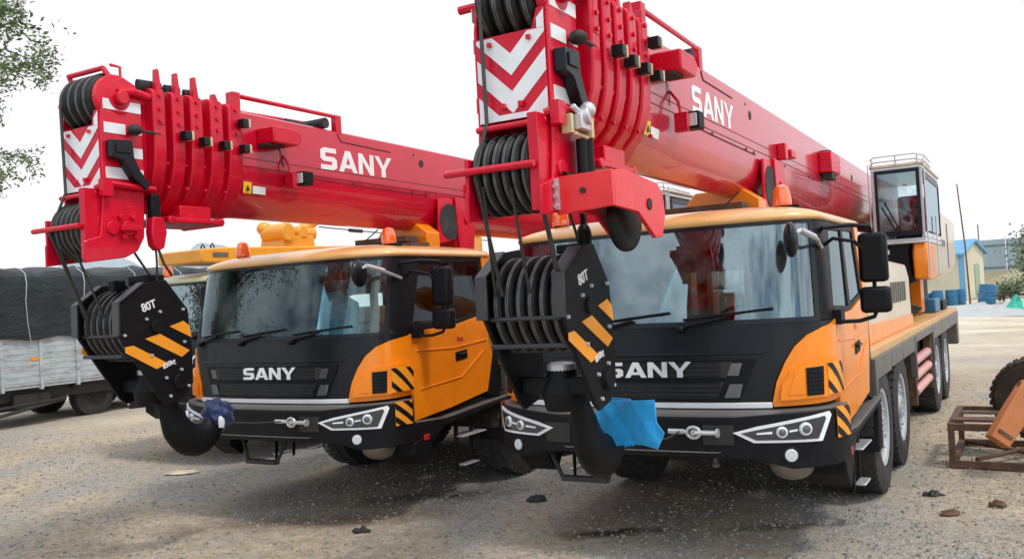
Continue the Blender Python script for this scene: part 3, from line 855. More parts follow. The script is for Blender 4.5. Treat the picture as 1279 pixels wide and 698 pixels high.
    g.box(.24, .33, .74, .82, 3.50, 3.69); g.box(-.33, -.24, .74, .82, 3.50, 3.69); g.box(.3, .40, -.58, -.50, 3.54, 3.68); g.box(-.4, -.3, -.58, -.50, 3.54, 3.68)
    g.obj('top_rail', M['red2'], bo, .004)
    G().cyl((-.24, .62, 3.60), (.30, .62, 3.60), .05).cyl((.0, .3, 3.585), (.0, .7, 3.585), .04).obj('rope_roller', M['rubber'], bo)
    g = G(); g.box(-.1, .1, 4.0, 4.1, 3.48, 3.56); g.tube([(0, 4.05, 3.5), (0, 4.05, 3.66)], .012); g.obj('top_lug', M['red2'], bo)
    # --- boom head
    outl = [(-1.76, 2.80), (-1.76, 3.30), (-1.73, 3.46), (-1.66, 3.57), (-1.56, 3.62), (-1.46, 3.58), (-1.42, 3.50), (-1.42, 2.86), (-1.44, 2.46), (-1.50, 2.36), (-1.60, 2.31), (-1.93, 2.27), (-1.93, 2.42), (-1.80, 2.46), (-1.78, 2.6)]
    hd = G().prism(outl, 'X', .315, .345).prism(outl, 'X', -.345, -.315).box(-.314, .314, -1.50, -1.44, 2.45, 3.50).box(.25, .314, -1.70, -1.45, 3.30, 3.56).obj('boom_head', M['red2'], root, .006)
    # rounded hub over the right of the top sheave
    g = G(); g.rev((.245, -1.60, 3.46), [(0, .02), (0, .175), (.075, .175), (.10, .12), (.11, .02)], 'X', 32); g.cyl((.34, -1.60, 3.46), (.40, -1.60, 3.46), .05); g.tube([(.36, -1.62, 3.5), (.37, -1.5, 3.52), (.37, -1.36, 3.5)], .03, 10)
    g.obj('sheave_hub', M['red2'], hd, .006)
    g = G(); sheave(g, (0, -1.60, 3.455), .205, -.30, .235, 4); g.obj('top_sheave', M['sheave'], hd, 0, 40)
    g = G(); ropes_on(g, (0, -1.60, 3.455), .205, -.30, .235, 4); g.obj('top_sheave_rope', M['ropeline'], hd)
    g = G()
    g.tube([(-.36, -1.66, 3.69), (.22, -1.66, 3.685)], .02, 8); g.tube([(.22, -1.66, 3.685), (.30, -1.60, 3.55)], .022, 8); g.tube([(-.36, -1.66, 3.70), (-.33, -1.62, 3.5)], .018, 8)
    g.tube([(.30, -1.56, 3.55), (.30, -1.56, 3.70), (.22, -1.6, 3.72)], .012, 8)
    g.tube([(-.47, -1.66, 3.48), (-.33, -1.66, 3.48)], .025, 8)
    g.obj('rope_guard', M['red2'], hd)
    g = G(); g.tube([(.30, -1.42, 3.60), (.30, -1.22, 3.61)], .04, 10); g.tube([(.30, -1.18, 3.60), (.30, -1.05, 3.61)], .04, 10); g.tube([(.30, -1.0, 3.60), (.30, -.9, 3.61)], .035, 10); g.obj('hose_sleeve', M['rubber'], hd)
    # front plate
    G().prism([(-.314, 2.80), (.314, 2.80), (.314, 3.36), (.25, 3.36), (.20, 3.26), (-.314, 3.26)], 'Y', -1.765, -1.735).obj('front_plate', M['red2'], hd, .003)
    g = G()
    F = lambda u, v, w: (u, -1.766 - w, v)
    for za in (2.635, 2.835, 3.035):
        for sx_ in (1, -1):
            pl = [(0, za), (.313*1, za + .62*.313), (.313, za + .62*.313 + .115), (0, za + .115)]
            pl = clip(pl, 0, .313, 2.834, 3.36)
            if len(pl) > 2:
                # keep clear of the sheave pocket
                pl2 = clip(pl, 0, .313, 2.834, 3.25) if True else pl
                if len(pl2) > 2: g.panel(pl2 if sx_ > 0 else mir(pl2), F, 0, .003, 1)
                if sx_ > 0:
                    pl3 = clip(pl, .25, .313, 3.252, 3.355)
                    if len(pl3) > 2: g.panel(pl3, F, 0, .003, 1)
    g.prism([(-.313, 2.803), (.313, 2.803), (.313, 2.833), (.2, 2.833), (-.2, 2.833), (-.313, 2.833)], 'Y', -1.7705, -1.7665)
    g.obj('chevron_marking', M['white'], hd)
    g = G()
    for sx_ in (1, -1):
        g.box(.08*sx_-.02, .08*sx_+.02, -1.79, -1.772, 2.86, 2.89); g.box(.18*sx_-.018, .18*sx_+.018, -1.79, -1.772, 3.20, 3.225)
    g.obj('plate_lug', M['red2'], hd, .003)
    # side markings
    g = G()
    for (z0, z1, y0, y1) in ((3.37, 3.445, -1.735, -1.425), (3.20, 3.275, -1.735, -1.56), (3.21, 3.27, -1.48, -1.425), (3.035, 3.11, -1.55, -1.425), (2.875, 2.955, -1.735, -1.425)):
        g.prism([(y0, z0), (y1, z0-.0), (y1, z1), (y0, z1)], 'X', .3455, .3485)
        g.prism([(y0, z0), (y1, z0-.0), (y1, z1), (y0, z1)], 'X', -.3485, -.3455)
    g.obj('side_marking', M['white'], hd)
    # wedge socket on the side plate
    g = G(); g.prism([(-1.73, 3.02), (-1.73, 3.14), (-1.56, 3.15), (-1.55, 3.03), (-1.50, 2.93), (-1.42, 2.84), (-1.46, 2.80), (-1.56, 2.88), (-1.64, 3.00)], 'X', .35, .42)
    g.box(.42, .43, -1.70, -1.58, 3.05, 3.12); g.obj('rope_wedge_socket', M['black'], hd, .010)
    g = G(); g.ell((.40, -1.52, 3.235), .05, .055, .04); g.tube([(.40, -1.5, 3.235), (.40, -1.3, 3.23)], .012, 6); g.obj('rope_anchor', M['dark'], hd)
    if right:
        g = G(); g.ell((.43, -1.52, 2.84), .045, .045, .045); g.cyl((.40, -1.60, 2.79), (.47, -1.58, 2.80), .05); g.box(.38, .46, -1.66, -1.56, 2.72, 2.80); g.tube([(.42, -1.68, 2.84), (.43, -1.6, 2.8), (.43, -1.5, 2.72)], .018)
        g.obj('anemometer', M['alu'], hd, .006)
        g = G(); g.box(.36, .42, -1.70, -1.67, 2.70, 2.80); g.box(.38, .45, -1.52, -1.49, 2.69, 2.8); g.tube([(.42, -1.67, 2.70), (.42, -1.5, 2.69)], .012); g.obj('brass_fitting', M['beige'], hd, .004)
        g = G(); g.cyl((.40, -1.50, 2.48), (.40, -1.50, 2.69), .04); g.cyl((.41, -1.58, 2.50), (.41, -1.58, 2.68), .028); g.tube([(.36, -1.72, 2.47), (.40, -1.5, 2.46), (.40, -1.36, 2.47)], .035)
        g.obj('hydraulic_cylinder', M['matte'], hd)
    g = G(); g.tube([(.30, -1.80, 2.80), (.38, -1.76, 2.83), (.38, -1.36, 2.815)], .022, 8); g.box(.35, .40, -1.80, -1.72, 2.74, 2.86); g.obj('side_rod', M['red2'], hd)
    # lower sheaves
    g = G(); sheave(g, (0, -1.70, 2.52), .215, -.30, .23, 6); g.obj('lower_sheave', M['sheave'], hd, 0, 40)
    g = G(); ropes_on(g, (0, -1.70, 2.52), .215, -.30, .22, 6); g.obj('lower_sheave_rope', M['ropeline'], hd)
    g = G()
    g.tube([(-.44, -1.94, 2.53), (.30, -1.94, 2.53)], .020, 8); g.tube([(-.32, -1.80, 2.765), (.32, -1.80, 2.765)], .018, 8)
    g.box(.225, .312, -1.90, -1.76, 2.30, 2.795); g.box(-.345, -.312, -1.92, -1.76, 2.40, 2.60)
    g.tube([(.36, -1.70, 2.52), (.315, -1.70, 2.52)], .05, 12)
    g.obj('sheave_frame', M['red2'], hd, .004)
    if not right:
        g = G(); g.box(.347, .40, -1.66, -1.50, 2.50, 2.54); g.cyl((.347, -1.64, 2.6), (.375, -1.64, 2.6), .02); g.cyl((.347, -1.54, 2.6), (.375, -1.54, 2.6), .02); g.cyl((.347, -1.62, 2.46), (.375, -1.62, 2.46), .02); g.cyl((.347, -1.52, 2.46), (.375, -1.52, 2.46), .02); g.cyl((.347, -1.58, 2.52), (.37, -1.58, 2.52), .055)
        g.obj('axle_lock', M['red2'], hd, .004)
    if right:
        # folded auxiliary nose bracket with its own sheave
        g = G()
        g.prism([(.346, 2.275), (.66, 2.295), (.66, 2.475), (.346, 2.47)], 'Y', -1.78, -1.75)
        g.prism([(-1.75, 2.295), (-1.75, 2.475), (-1.62, 2.49), (-1.16, 2.455), (-1.08, 2.40), (-1.06, 2.28), (-1.12, 2.16), (-1.22, 2.15), (-1.45, 2.28)], 'X', .635, .66)
        g.prism([(-1.75, 2.295), (-1.75, 2.475), (-1.62, 2.49), (-1.16, 2.455), (-1.08, 2.40), (-1.06, 2.28), (-1.12, 2.16), (-1.22, 2.15), (-1.45, 2.28)], 'X', .40, .42)
        g.box(.42, .634, -1.74, -1.2, 2.455, 2.472)
        jb = g.obj('nose_bracket', M['red3'], root, .004)
        g = G(); g.cyl((.50, -1.782, 2.385), (.50, -1.79, 2.385), .016, .016, 12); g.cyl((.661, -1.30, 2.33), (.667, -1.30, 2.33), .032, .032, 16)
        g.obj('bracket_hole', M['dark'], jb)
        g = G(); g.box(.347, .37, -1.80, -1.781, 2.30, 2.46)
        for zz in (2.32, 2.37, 2.42): g.cyl((.358, -1.80, zz), (.358, -1.815, zz), .012)
        g.obj('hinge_pin', M['alu'], jb)
        g = G(); sheave(g, (0, -1.27, 2.27), .185, .46, .54, 1); g.obj('nose_sheave', M['sheave'], jb, 0, 40)
    # lifting lugs / cylinder bracket under the boom
    g = G()
    g.prism([(2.32, 3.00), (2.60, 3.01), (2.62, 2.55), (2.30, 2.50)], 'X', .345, .375)
    g.prism([(2.62, 3.03), (2.98, 3.02), (3.02, 2.80), (2.96, 2.45), (2.66, 2.45)], 'X', .36, .40)
    g.prism([(2.62, 3.03), (2.98, 3.02), (3.02, 2.80), (2.96, 2.45), (2.66, 2.45)], 'X', -.40, -.36)
    g.box(-.36, .36, 2.64, 2.96, 2.46, 2.70)
    g.cyl((.40, 2.83, 2.78), (.42, 2.83, 2.78), .05)
    lb = g.obj('lift_lug', M['red2'], root, .008)
    G().rev((.37, 2.52, 2.75), [(-.02, .02), (-.02, .20), (.012, .20), (.012, .02)], 'X', 32).obj('lug_roller', M['rubber'], lb)
    XM[0] = False
    # luffing cylinder
    g = G(); g.cyl((0, 2.8, 2.55), (0, 6.6, 1.75), .10); g.cyl((0, 4.0, 2.30), (0, 6.9, 1.68), .16)
    g.obj('lift_cylinder', M['orange'], root)
    return bo

def build_chassis(root, fsx=-.36):
    G().box(-.55, .55, .25, 11.6, .72, .99).obj('chassis_frame', M['dark'], root, .02)
    G().box(-.50, .50, .9, 2.2, .58, .80).obj('engine_bay', M['dark'], root, .04)
    for yy in (2.5, 3.78, 7.6, 8.95):
        G().cyl((-.9, yy, WR), (.9, yy, WR), .09).ell((0, yy, WR), .24, .2, .2).obj('axle', M['dark'], root)
    # front step frame below bumper
    g = G(); g.tube([(fsx-.06, .10, .74), (fsx+.10, .0, .525), (fsx+.46, .0, .525), (fsx+.50, .10, .74)], .018, 8); g.box(fsx+.10, fsx+.46, -.03, .03, .51, .545)
    g.obj('front_step', M['dark'], root)
    G().ell((.92, .42, .62), .15, .16, .105).obj('air_tank', M['tank'], root)
    G().cyl((.42, .3, .62), (.42, .3, .74), .018).cyl((.42, .3, .60), (.42, .3, .625), .028).obj('tow_pin', M['grey'], root)
    # deck
    dk = G().box(-1.22, 1.22, 2.10, 11.75, 1.18, 1.26).obj('deck', M['orange2'], root, .01)
    for sg in (1, -1):
        a, b2 = (1.19, 1.245) if sg > 0 else (-1.245, -1.19)
        fs = G()
        for (y0, y1, z0) in ((2.22, 3.08, 1.0), (3.11, 3.9, 1.02), (3.93, 5.0, 1.02), (7.1, 8.3, 1.0), (8.33, 9.9, 1.0), (9.93, 11.6, 1.0)):
            fs.box(a, b2, y0, y1, z0, 1.19)
        fs.box(a, b2, 5.03, 7.07, 1.10, 1.19)
        for yy in (2.12, 5.02, 7.08): fs.box(a-.01, b2+.01, yy-.03, yy+.03, .72, 1.19)
        fs.obj('fender_skirt', M['grey'], root, .01)
        # mud guards
        g = G()
        for yc in (2.5, 3.78, 7.6, 8.95):
            arc = [(yc + .66*cos(t), WR + .66*sin(t)) for t in [pi*.08 + pi*.84*i/12 for i in range(13)]]
            arc2 = [(yc + .62*cos(t), WR + .62*sin(t)) for t in [pi*.08 + pi*.84*i/12 for i in range(13)]][::-1]
            g.prism([(p, min(q, 1.15)) for p, q in arc + arc2], 'X', *sorted((sg*.85, sg*1.17)))
        g.obj('mudguard', M['dark'], root)
        g = G()
        for k in range(3): g.cyl((sg*1.17, 5.35, .52 + .17*k), (sg*1.17, 6.95, .52 + .17*k), .055, .055, 12)
        sgd = g.obj('side_guard', M['pink'], root, .006)
        g = G(); g.box(*sorted((sg*1.12, sg*1.21)), 5.22, 5.30, .38, 1.1); g.box(*sorted((sg*1.12, sg*1.21)), 7.0, 7.07, .38, 1.1)
        g.obj('guard_post', M['rust'], sgd, .004)
        G().box(*sorted((sg*.6, sg*1.08)), 5.1, 7.0, .45, 1.0).obj('battery_box', M['dark'], root, .02)
        G().box(*sorted((sg*1.0, sg*1.23)), 11.5, 11.8, .62, 1.2).obj('rear_outrigger', M['grey'], root, .02)
    # upper deck items behind the cab
    ec = G().prism([(2.25, 1.262), (6.0, 1.262), (5.95, 1.86), (5.7, 2.0), (4.2, 2.04), (2.25, 1.98)], 'X', .45, 1.12).obj('engine_cover', M['cream'], root, .04)
    g = G()
    for k in range(7): g.box(1.121, 1.13, 4.3 + k*.18, 4.4 + k*.18, 1.58, 1.80)
    g.obj('cover_grille', M['grey'], ec)
    G().prism([(2.25, 1.262), (6.02, 1.262), (5.95, 1.40), (2.25, 1.45)], 'X', 1.121, 1.135).obj('cover_skirt', M['orange'], ec, .005)
    G().prism([(2.25, 1.26), (5.0, 1.26), (4.6, 1.8), (2.25, 1.86)], 'X', -1.12, -.45).obj('engine_cover', M['cream'], root, .04)
    for (x0, x1, y0, y1, z1, mt, nm) in ((.55, 1.05, 6.15, 6.6, 1.52, 'dark', 'valve_block'), (.72, 1.1, 9.3, 10.1, 1.48, 'bluedrum', 'tool_box'), (.5, 1.12, 10.4, 11.2, 1.42, 'matte', 'outrigger_pad')):
        G().box(x0, x1, y0, y1, 1.262, z1).obj(nm, M[mt], root, .02)
    g = G()
    for k in range(4): g.tube([(.95, 6.4, 1.45+.03*k), (1.05+.02*k, 7.2, 1.36+.02*k), (.9, 8.2, 1.34+.03*k), (.6, 8.7, 1.5)], .016, 6)
    g.obj('hose_bundle', M['matte'], root)
    # boom rest
    br = G().prism([(-.30, 2.40), (.38, 2.40), (.38, 2.62), (.24, 2.72), (-.2, 2.72), (-.30, 2.6)], 'Y', 2.06, 2.30).box(-.25, -.15, 2.1, 2.26, 1.26, 2.42).box(.2, .3, 2.1, 2.26, 1.26, 2.42).obj('boom_rest', M['orange'], root, .01)
    G().box(-.40, .42, 1.72, 2.04, 2.45, 2.50).box(-.40, .30, 1.8, 2.0, 2.52, 2.58).obj('rest_plank', M['rust'], br)
    # cylinders and hoses behind the cab
    g = G(); g.cyl((-1.0, 2.3, 2.1), (1.0, 2.3, 2.1), .10); g.cyl((-.6, 2.6, 1.3), (-.6, 2.6, 2.2), .08)
    for k in range(5): g.tube([(-.9, 2.2, 2.0+.05*k), (0, 2.5, 2.18+.03*k), (.8, 2.3, 2.0+.05*k)], .018, 6)
    g.obj('air_intake', M['dark'], root)

def build_super(root):
    G().cyl((0, 7.6, 1.26), (0, 7.6, 1.5), .75, .75, 40).obj('slew_ring', M['dark'], root)
    G().box(-.8, .82, 6.6, 11.3, 1.48, 1.78).obj('turntable', M['dark'], root, .03)
    G().box(.83, .98, 8.6, 9.0, 1.30, 1.80).obj('turntable_post', M['orange'], root, .01)
    for sx_ in (.36, -.42):
        G().prism([(7.2, 1.8), (11.1, 1.8), (11.1, 2.9), (10.4, 3.45), (9.9, 3.45), (8.6, 2.3)], 'X', sx_, sx_+.06).obj('pivot_plate', M['orange'], root, .01)
    G().cyl((-.5, 10.2, 3.05), (.5, 10.2, 3.05), .12).obj('boom_pivot', M['dark'], root)
    G().rev((0, 11.2, 2.2), [(-.38, .1), (-.38, .36), (-.34, .36), (-.34, .25), (.34, .25), (.34, .36), (.38, .36), (.38, .1)], 'X', 32).obj('winch_drum', M['dark'], root)
    cwt = G().prism([(9.75, 2.50), (9.75, 2.86), (12.7, 2.80), (12.7, 2.15), (12.3, 2.0), (11.5, 1.85), (8.4, 1.82), (8.4, 2.46)], 'X', .78, 1.20).obj('counterweight_cover', M['cream'], root, .03)
    G().box(1.201, 1.208, 9.6, 10.4, 2.3, 2.4).box(1.201, 1.208, 10.9, 11.0, 1.95, 2.7).obj('cover_seam', M['grey'], cwt)
    G().box(-1.2, .77, 11.5, 12.6, 1.5, 2.45).obj('counterweight', M['cream'], root, .04)
    # operator's cab
    x0, x1, y0, y1 = .58, 1.22, 7.2, 9.6
    g = G()
    g.box(x0, x0+.06, y0, y1, 2.36, 3.28); g.box(x0, x1, y1-.06, y1, 2.36, 2.62); g.box(x0, x1, y0, y1, 3.28, 3.33)
    g.box(x1-.045, x1, y0, y0+.05, 2.36, 3.28); g.box(x1-.045, x1, y1-.12, y1, 2.36, 3.28); g.box(x1-.045, x1, y0+.05, y1, 2.36, 2.44)
    g.box(x0, x1, y0, y1, 2.30, 2.36)
    oc = g.obj('operator_cab', M['greycab'], root, .012)
    g = G(); g.box(x0-.02, x1+.02, y0+.02, y1+.02, 3.335, 3.385); g.obj('cab_roof', M['cream'], oc, .02)
    g = G()
    g.box(x0+.045, x0+.085, y0-.02, y0-.005, 2.40, 3.29); g.box(x1-.075, x1-.03, y0-.02, y0-.005, 2.40, 3.29)
    g.box(x0+.045, x1-.03, y0-.022, y0-.006, 2.40, 2.47); g.box(x0+.045, x1-.03, y0-.022, y0-.006, 3.25, 3.30)
    g.box(x1-.002, x1+.012, y0+.15, y0+.22, 2.44, 3.24); g.box(x1-.002, x1+.012, y0+.15, y1-.10, 3.18, 3.25); g.box(x1-.002, x1+.012, y1-.16, y1-.10, 2.44, 3.2)
    g.obj('cab_window_frame', M['black'], oc, .005)
    G().box(x0+.08, x1-.07, y0-.008, y0+.002, 2.46, 3.26).obj('cab_windscreen', M['opglass'], oc)
    G().box(x1-.005, x1+.002, y0+.2, y1-.14, 2.46, 3.19).obj('cab_side_window', M['opglass'], oc)
    g = G(); g.tube([(x0+.12, y0-.03, 2.80), (x0+.32, y0-.04, 2.40)], .010, 6); g.tube([(x0+.16, y0-.03, 2.86), (x0+.36, y0-.04, 2.42)], .010, 6); g.obj('cab_wiper', M['matte'], oc)
    g = G()
    for zz in (3.40, 3.47):
        g.tube([(x0-.01, y0+.1, zz), (x0+.05, y0, zz+.02), (x1-.08, y0, zz+.02), (x1+.02, y0+.2, zz), (x1+.02, y0+1.0, zz-.01)], .010, 6)
    for x in (x0+.02, (x0+x1)/2, x1-.05): g.tube([(x, y0+.02, 3.36), (x, y0+.01, 3.48)], .010, 6)
    g.tube([(x0-.03, y0, 2.4), (x0-.03, y0, 3.40)], .009, 6); g.tube([(x1+.03, y0, 1.85), (x1+.03, y0-.01, 3.42)], .010, 6); g.tube([(x1+.03, y0+1.3, 1.85), (x1+.03, y0+1.3, 2.7)], .010, 6); g.tube([(x0, y0-.03, 2.30), (x1+.03, y0-.03, 2.30)], .012, 6)
    g.obj('cab_guard_rail', M['alu'], oc)
    G().prism([(.60, 2.30), (1.03, 2.30), (.99, 2.20), (1.0, 1.95), (1.06, 1.78), (.8, 1.70), (.60, 1.72)], 'Y', y0+.02, y0+.5).obj('cab_lower_front', M['matte'], oc, .01)
    G().prism([(y0, 1.80), (y0-.02, 2.1), (y0+.05, 2.30), (8.38, 2.30), (8.38, 1.78)], 'X', 1.05, 1.225).obj('cab_lower_panel', M['orange'], oc, .03)
    G().box(.66, .76, y0-.01, y0+.015, 2.16, 2.22).obj('number_plate', M['lettwhite'], oc)
    G().box(.72, 1.08, 8.3, 8.8, 2.37, 2.6).box(.72, 1.08, 8.7, 8.9, 2.5, 3.05).obj('operator_seat', M['sheet'] if False else M['seat'], oc, .04)

M['greycab'] = paint('light_grey_cab_paint', (.55, .56, .58), .4, .3, .2)
M['red3'] = paint('bright_red_bracket_paint', (.78, .006, .012), .4, .3, .08)
M['seam'] = paint('dark_red_seam', (.10, .004, .01), .5, 0, .05)
M['opglass'] = mat_glass('pale_cab_glass', (.82, .92, .92), 2.0)

def hook_block(root, right, label, group, cloth_fn):
    """root: crane empty, used only for its placement matrix"""
    mw = Matrix.Translation(root.location) @ Matrix.Rotation(root.rotation_euler.z, 4, 'Z')
    hb = empty('hook_block', mw @ Vector((0, -1.33, 1.2)), root.rotation_euler.z)
    tag(hb, label, 'crane hook', group)
    o = lambda: hb
    off = Vector((0, 1.33, -1.2))
    def fin(ob):
        for c in hb.children:
            if c.name.split('.')[0] == ob.name.split('.')[0]: c.location = off
        return ob
    out = [(-1.64, 1.985), (-1.43, 2.125), (-1.22, 2.15), (-1.03, 1.92), (-1.005, 1.6), (-1.01, 1.35), (-1.10, 1.24), (-1.25, 1.205), (-1.31, 1.25), (-1.48, 1.50), (-1.645, 1.75)]
    for x0, x1 in ((.255, .28), (-.225, -.20)):
        ck = fin(G().prism(out, 'X', x0, x1).obj('cheek_plate', M['hook'], hb, .006))
        fx = .2805 if x0 > 0 else -.2285
        rim = G()
        rim.prism([(-1.64, 1.985), (-1.43, 2.125), (-1.435, 2.135), (-1.655, 1.99)], 'X', x0-.03, x1+.02)
        rim.prism([(-1.655, 1.99), (-1.64, 1.985), (-1.645, 1.75), (-1.66, 1.75)], 'X', x0-.03, x1+.02)
        rim.obj('cheek_flange', M['hookedge'], ck, .003)
        g = G()
        for pl in ([(-1.60, 1.625), (-1.60, 1.665), (-1.53, 1.672), (-1.235, 1.515), (-1.345, 1.485)], [(-1.43, 1.715), (-1.30, 1.745), (-1.035, 1.60), (-1.11, 1.555)], [(-1.21, 1.795), (-1.08, 1.83), (-1.025, 1.79), (-1.012, 1.70)]):
            g.prism(pl, 'X', fx, fx+.003)
        g.obj('hazard_stripe', M['stripe'], ck)
        g = G()
        bolts = ((-1.6, 1.75), (-1.41, 1.86), (-1.29, 1.91), (-1.08, 1.92), (-1.26, 1.41), (-1.12, 1.46), (-1.23, 1.27), (-1.06, 1.33), (-1.38, 1.59), (-1.08, 1.67))
        for y, z in bolts: g.cyl((fx-.003, y, z), (fx+.014 if x0 > 0 else fx-.011, y, z), .013, .011, 6)
        g.obj('cheek_bolt', M['silver'], ck)
        g = G(); g.cyl((fx-.004, -1.15, 1.37), (fx+.03 if x0 > 0 else fx-.03, -1.15, 1.37), .062, .055, 24); g.cyl((fx-.004, -1.33, 1.80), (fx+.02 if x0 > 0 else fx-.02, -1.33, 1.80), .05, .045, 24)
        g.obj('pin_cap', M['hook'], ck, .004)
        if x0 > 0:
            g = G()
            R = Matrix.Rotation(radians(90), 4, 'Z') @ Matrix.Rotation(radians(90), 4, 'X')
            t = Matrix.Translation((.282, -1.385, 1.955)) @ R @ Matrix.Rotation(radians(17), 4, 'Z')
            g.text('80T', .085, t, .002, .0015, .95); g.obj('load_lettering', M['lettwhite'], ck, 0, 0); g = G()
            t = Matrix.Translation((.282, -1.23, 1.512)) @ R @ Matrix.Rotation(radians(20), 4, 'Z')
            g.text('850kg', .052, t, .002, .001, .95)
            g.obj('weight_lettering', M['lettwhite'], ck, 0, 0)
    g = G(); sheave(g, (0, -1.34, 1.82), .275, -.19, .245, 6); fin(g.obj('sheave_pack', M['sheave'], hb, 0, 40))
    g = G(); ropes_on(g, (0, -1.34, 1.82), .275, -.19, .245, 6); fin(g.obj('sheave_rope', M['ropeline'], hb))
    g = G()
    for y, z in ((-1.60, 1.75), (-1.60, 1.60), (-1.08, 1.92), (-1.40, 1.56)): g.cyl((-.199, y, z), (.254, y, z), .014, .014, 10)
    fin(g.obj('spacer_bar', M['hookedge'], hb))
    g = G(); g.box(-.199, .254, -1.30, -1.12, 1.30, 1.40); g.rev((.03, -1.22, 1.20), [(0, .10), (.10, .12), (.12, .12), (.20, .09), (.27, .08)], 'Z', 28)
    fin(g.obj('crosshead', M['hook'], hb, .01))
    fin(G().rev((.03, -1.22, 1.42), [(0, .085), (.05, .085), (.06, .06)], 'Z', 24).obj('bearing_ring', M['alu'], hb))
    # hook: J shaped forging in the boom plane
    pts = [(-1.17, 1.32), (-1.13, 1.22), (-1.08, 1.10), (-1.03, .985), (-.94, .895), (-.83, .872), (-.73, .915), (-.675, 1.0), (-.675, 1.09), (-.70, 1.16)]
    rr = [.062, .075, .10, .122, .132, .130, .115, .092, .065, .03]
    # smooth
    P = []; R_ = []
    for i in range(len(pts)-1):
        for k in range(4):
            t = k/4
            p0 = pts[max(i-1, 0)]; p1 = pts[i]; p2 = pts[i+1]; p3 = pts[min(i+2, len(pts)-1)]
            q = [0.5*((2*p1[j]) + (-p0[j]+p2[j])*t + (2*p0[j]-5*p1[j]+4*p2[j]-p3[j])*t*t + (-p0[j]+3*p1[j]-3*p2[j]+p3[j])*t**3) for j in (0, 1)]
            P.append((.09, q[0], q[1])); R_.append(rr[i] + (rr[i+1]-rr[i])*t)
    P.append((.09, *pts[-1])); R_.append(rr[-1])
    g = G().tube(P, R_, 20)
    for v in g.bm.verts: v.co.x = .09 + (v.co.x-.09)*.74
    fin(g.obj('hook', M['hook'], hb, 0, 60))
    # top dead end pear and limit chain
    g = G(); g.ell((.24, -1.25, 2.19), .042, .05, .08); g.box(.225, .255, -1.27, -1.23, 2.25, 2.38); g.box(.10, .27, -1.34, -1.18, 2.10, 2.15)
    if right: fin(g.obj('rope_socket', M['hook'], hb, .008))
    else:
        g.bm.clear(); g.box(.02, .24, -1.36, -1.2, 2.12, 2.19); g.box(-.02, .05, -1.50, -1.40, 2.08, 2.16); fin(g.obj('rope_socket', M['hook'], hb, .008))
        fin(G().box(.33, .39, -1.40, -1.32, 2.60, 2.78).obj('limit_weight', M['matte'], hb, .01))
        fin(G().prism([(-1.40, 2.61), (-1.31, 2.61), (-1.28, 2.50), (-1.31, 2.38), (-1.36, 2.36), (-1.40, 2.40), (-1.415, 2.5)], 'X', .32, .40).obj('limit_weight_body', M['red2'], hb, .01))
        fin(G().tube([(.36, -1.36, 2.38), (.34, -1.34, 2.28), (.28, -1.30, 2.14)], .008, 6).obj('limit_chain', M['rope'], hb))
        fin(G().tube([(.36, -1.34, 2.38), (.37, -1.30, 2.26), (.35, -1.22, 2.18)], .010, 6).obj('limit_chain', M['rope'], hb))
    # wire ropes from the head sheaves down to the block
    wd = .43/6; wt = .34/6
    for (xt, yt, zt, xb, yb, zb) in ((-.05+wt*.5, -1.89, 2.45, -.19+wd*.5, -1.60, 1.86), (-.05+wt*3.5, -1.89, 2.43, -.19+wd*3.5, -1.60, 1.88), (-.05+wt*5.5, -1.52, 2.42, -.19+wd*5.5, -1.15, 1.98)):
        fin(G().tube([(xt, yt, zt), ((xt+xb)/2, (yt+yb)/2, (zt+zb)/2), (xb, yb, zb)], .009, 6).obj('wire_rope', M['rope'], hb))
    fin(G().tube([(-.03, -1.81, 3.42), (-.03, -1.80, 2.80), (-.04, -1.93, 2.5), (-.10, -1.62, 1.88)], .011, 6).obj('wire_rope', M['rope'], hb))
    if right:
        fin(G().tube([(.24, -1.72, 2.30), (.24, -1.64, 2.1), (.24, -1.58, 1.84)], .014, 6).obj('wire_rope', M['rope'], hb))
    return hb, mw

M['hookedge'] = paint('worn_hook_block_edge', (.04, .043, .048), .35, .1, .2, metal=.4)

def crumple(g, poly, f, w, step, amp, seed):
    rnd = random.Random(seed)
    ph = [rnd.uniform(0, 6) for _ in range(6)]
    def h(u, v): return amp*(sin(u*23+ph[0]+v*9) + .7*sin(v*31+ph[1]-u*13) + .5*sin(u*55+v*41+ph[2]))
    g.panel(poly, lambda u, v, ww: f(u, v, ww + h(u, v)), 0, w, step)

# ------------------------------------------------------------------ place the cranes
YAW = .529
PR = Vector((.8472, 6.2458, 0)); PL = Vector((-2.2525, 7.9547, 0))
def crane(loc, label, palette, right, full=True):
    r = empty('truck_crane', loc, -YAW)
    tag(r, label, 'truck crane', 'red and orange truck cranes parked side by side' if full else None)
    build_cab(r, palette)
    build_chassis(r, -.74 if right else -.36)
    first = [None]
    for y in (2.5, 3.78, 7.6, 8.95):
        for sg in (1, -1): wheel(r, sg*1.06, y, sg, first)
    build_boom(r, right)
    build_super(r)
    return r
P1 = dict(body=M['orange'], roof=M['roofpaint']); P2 = dict(P1, glass=M['clearglass'])
cr = crane(PR, 'red boom truck crane with a bright red nose bracket and its operator cab visible', P1, True)
cl = crane(PL, 'red boom truck crane behind the hook block that is wrapped in a dark blue bag', P2, False)
hr, mwr = hook_block(cr, True, 'black 80T hook block whose hook tip is wrapped in bright blue cloth', 'black hook blocks hanging from the red booms', None)
hl_, mwl = hook_block(cl, False, 'black 80T hook block whose hook tip is wrapped in a dark blue bag', 'black hook blocks hanging from the red booms', None)

def on(mw, name, ob, loc):
    w = mw @ Vector(loc); ob.location = w; ob.rotation_euler = (0, 0, -YAW); return ob
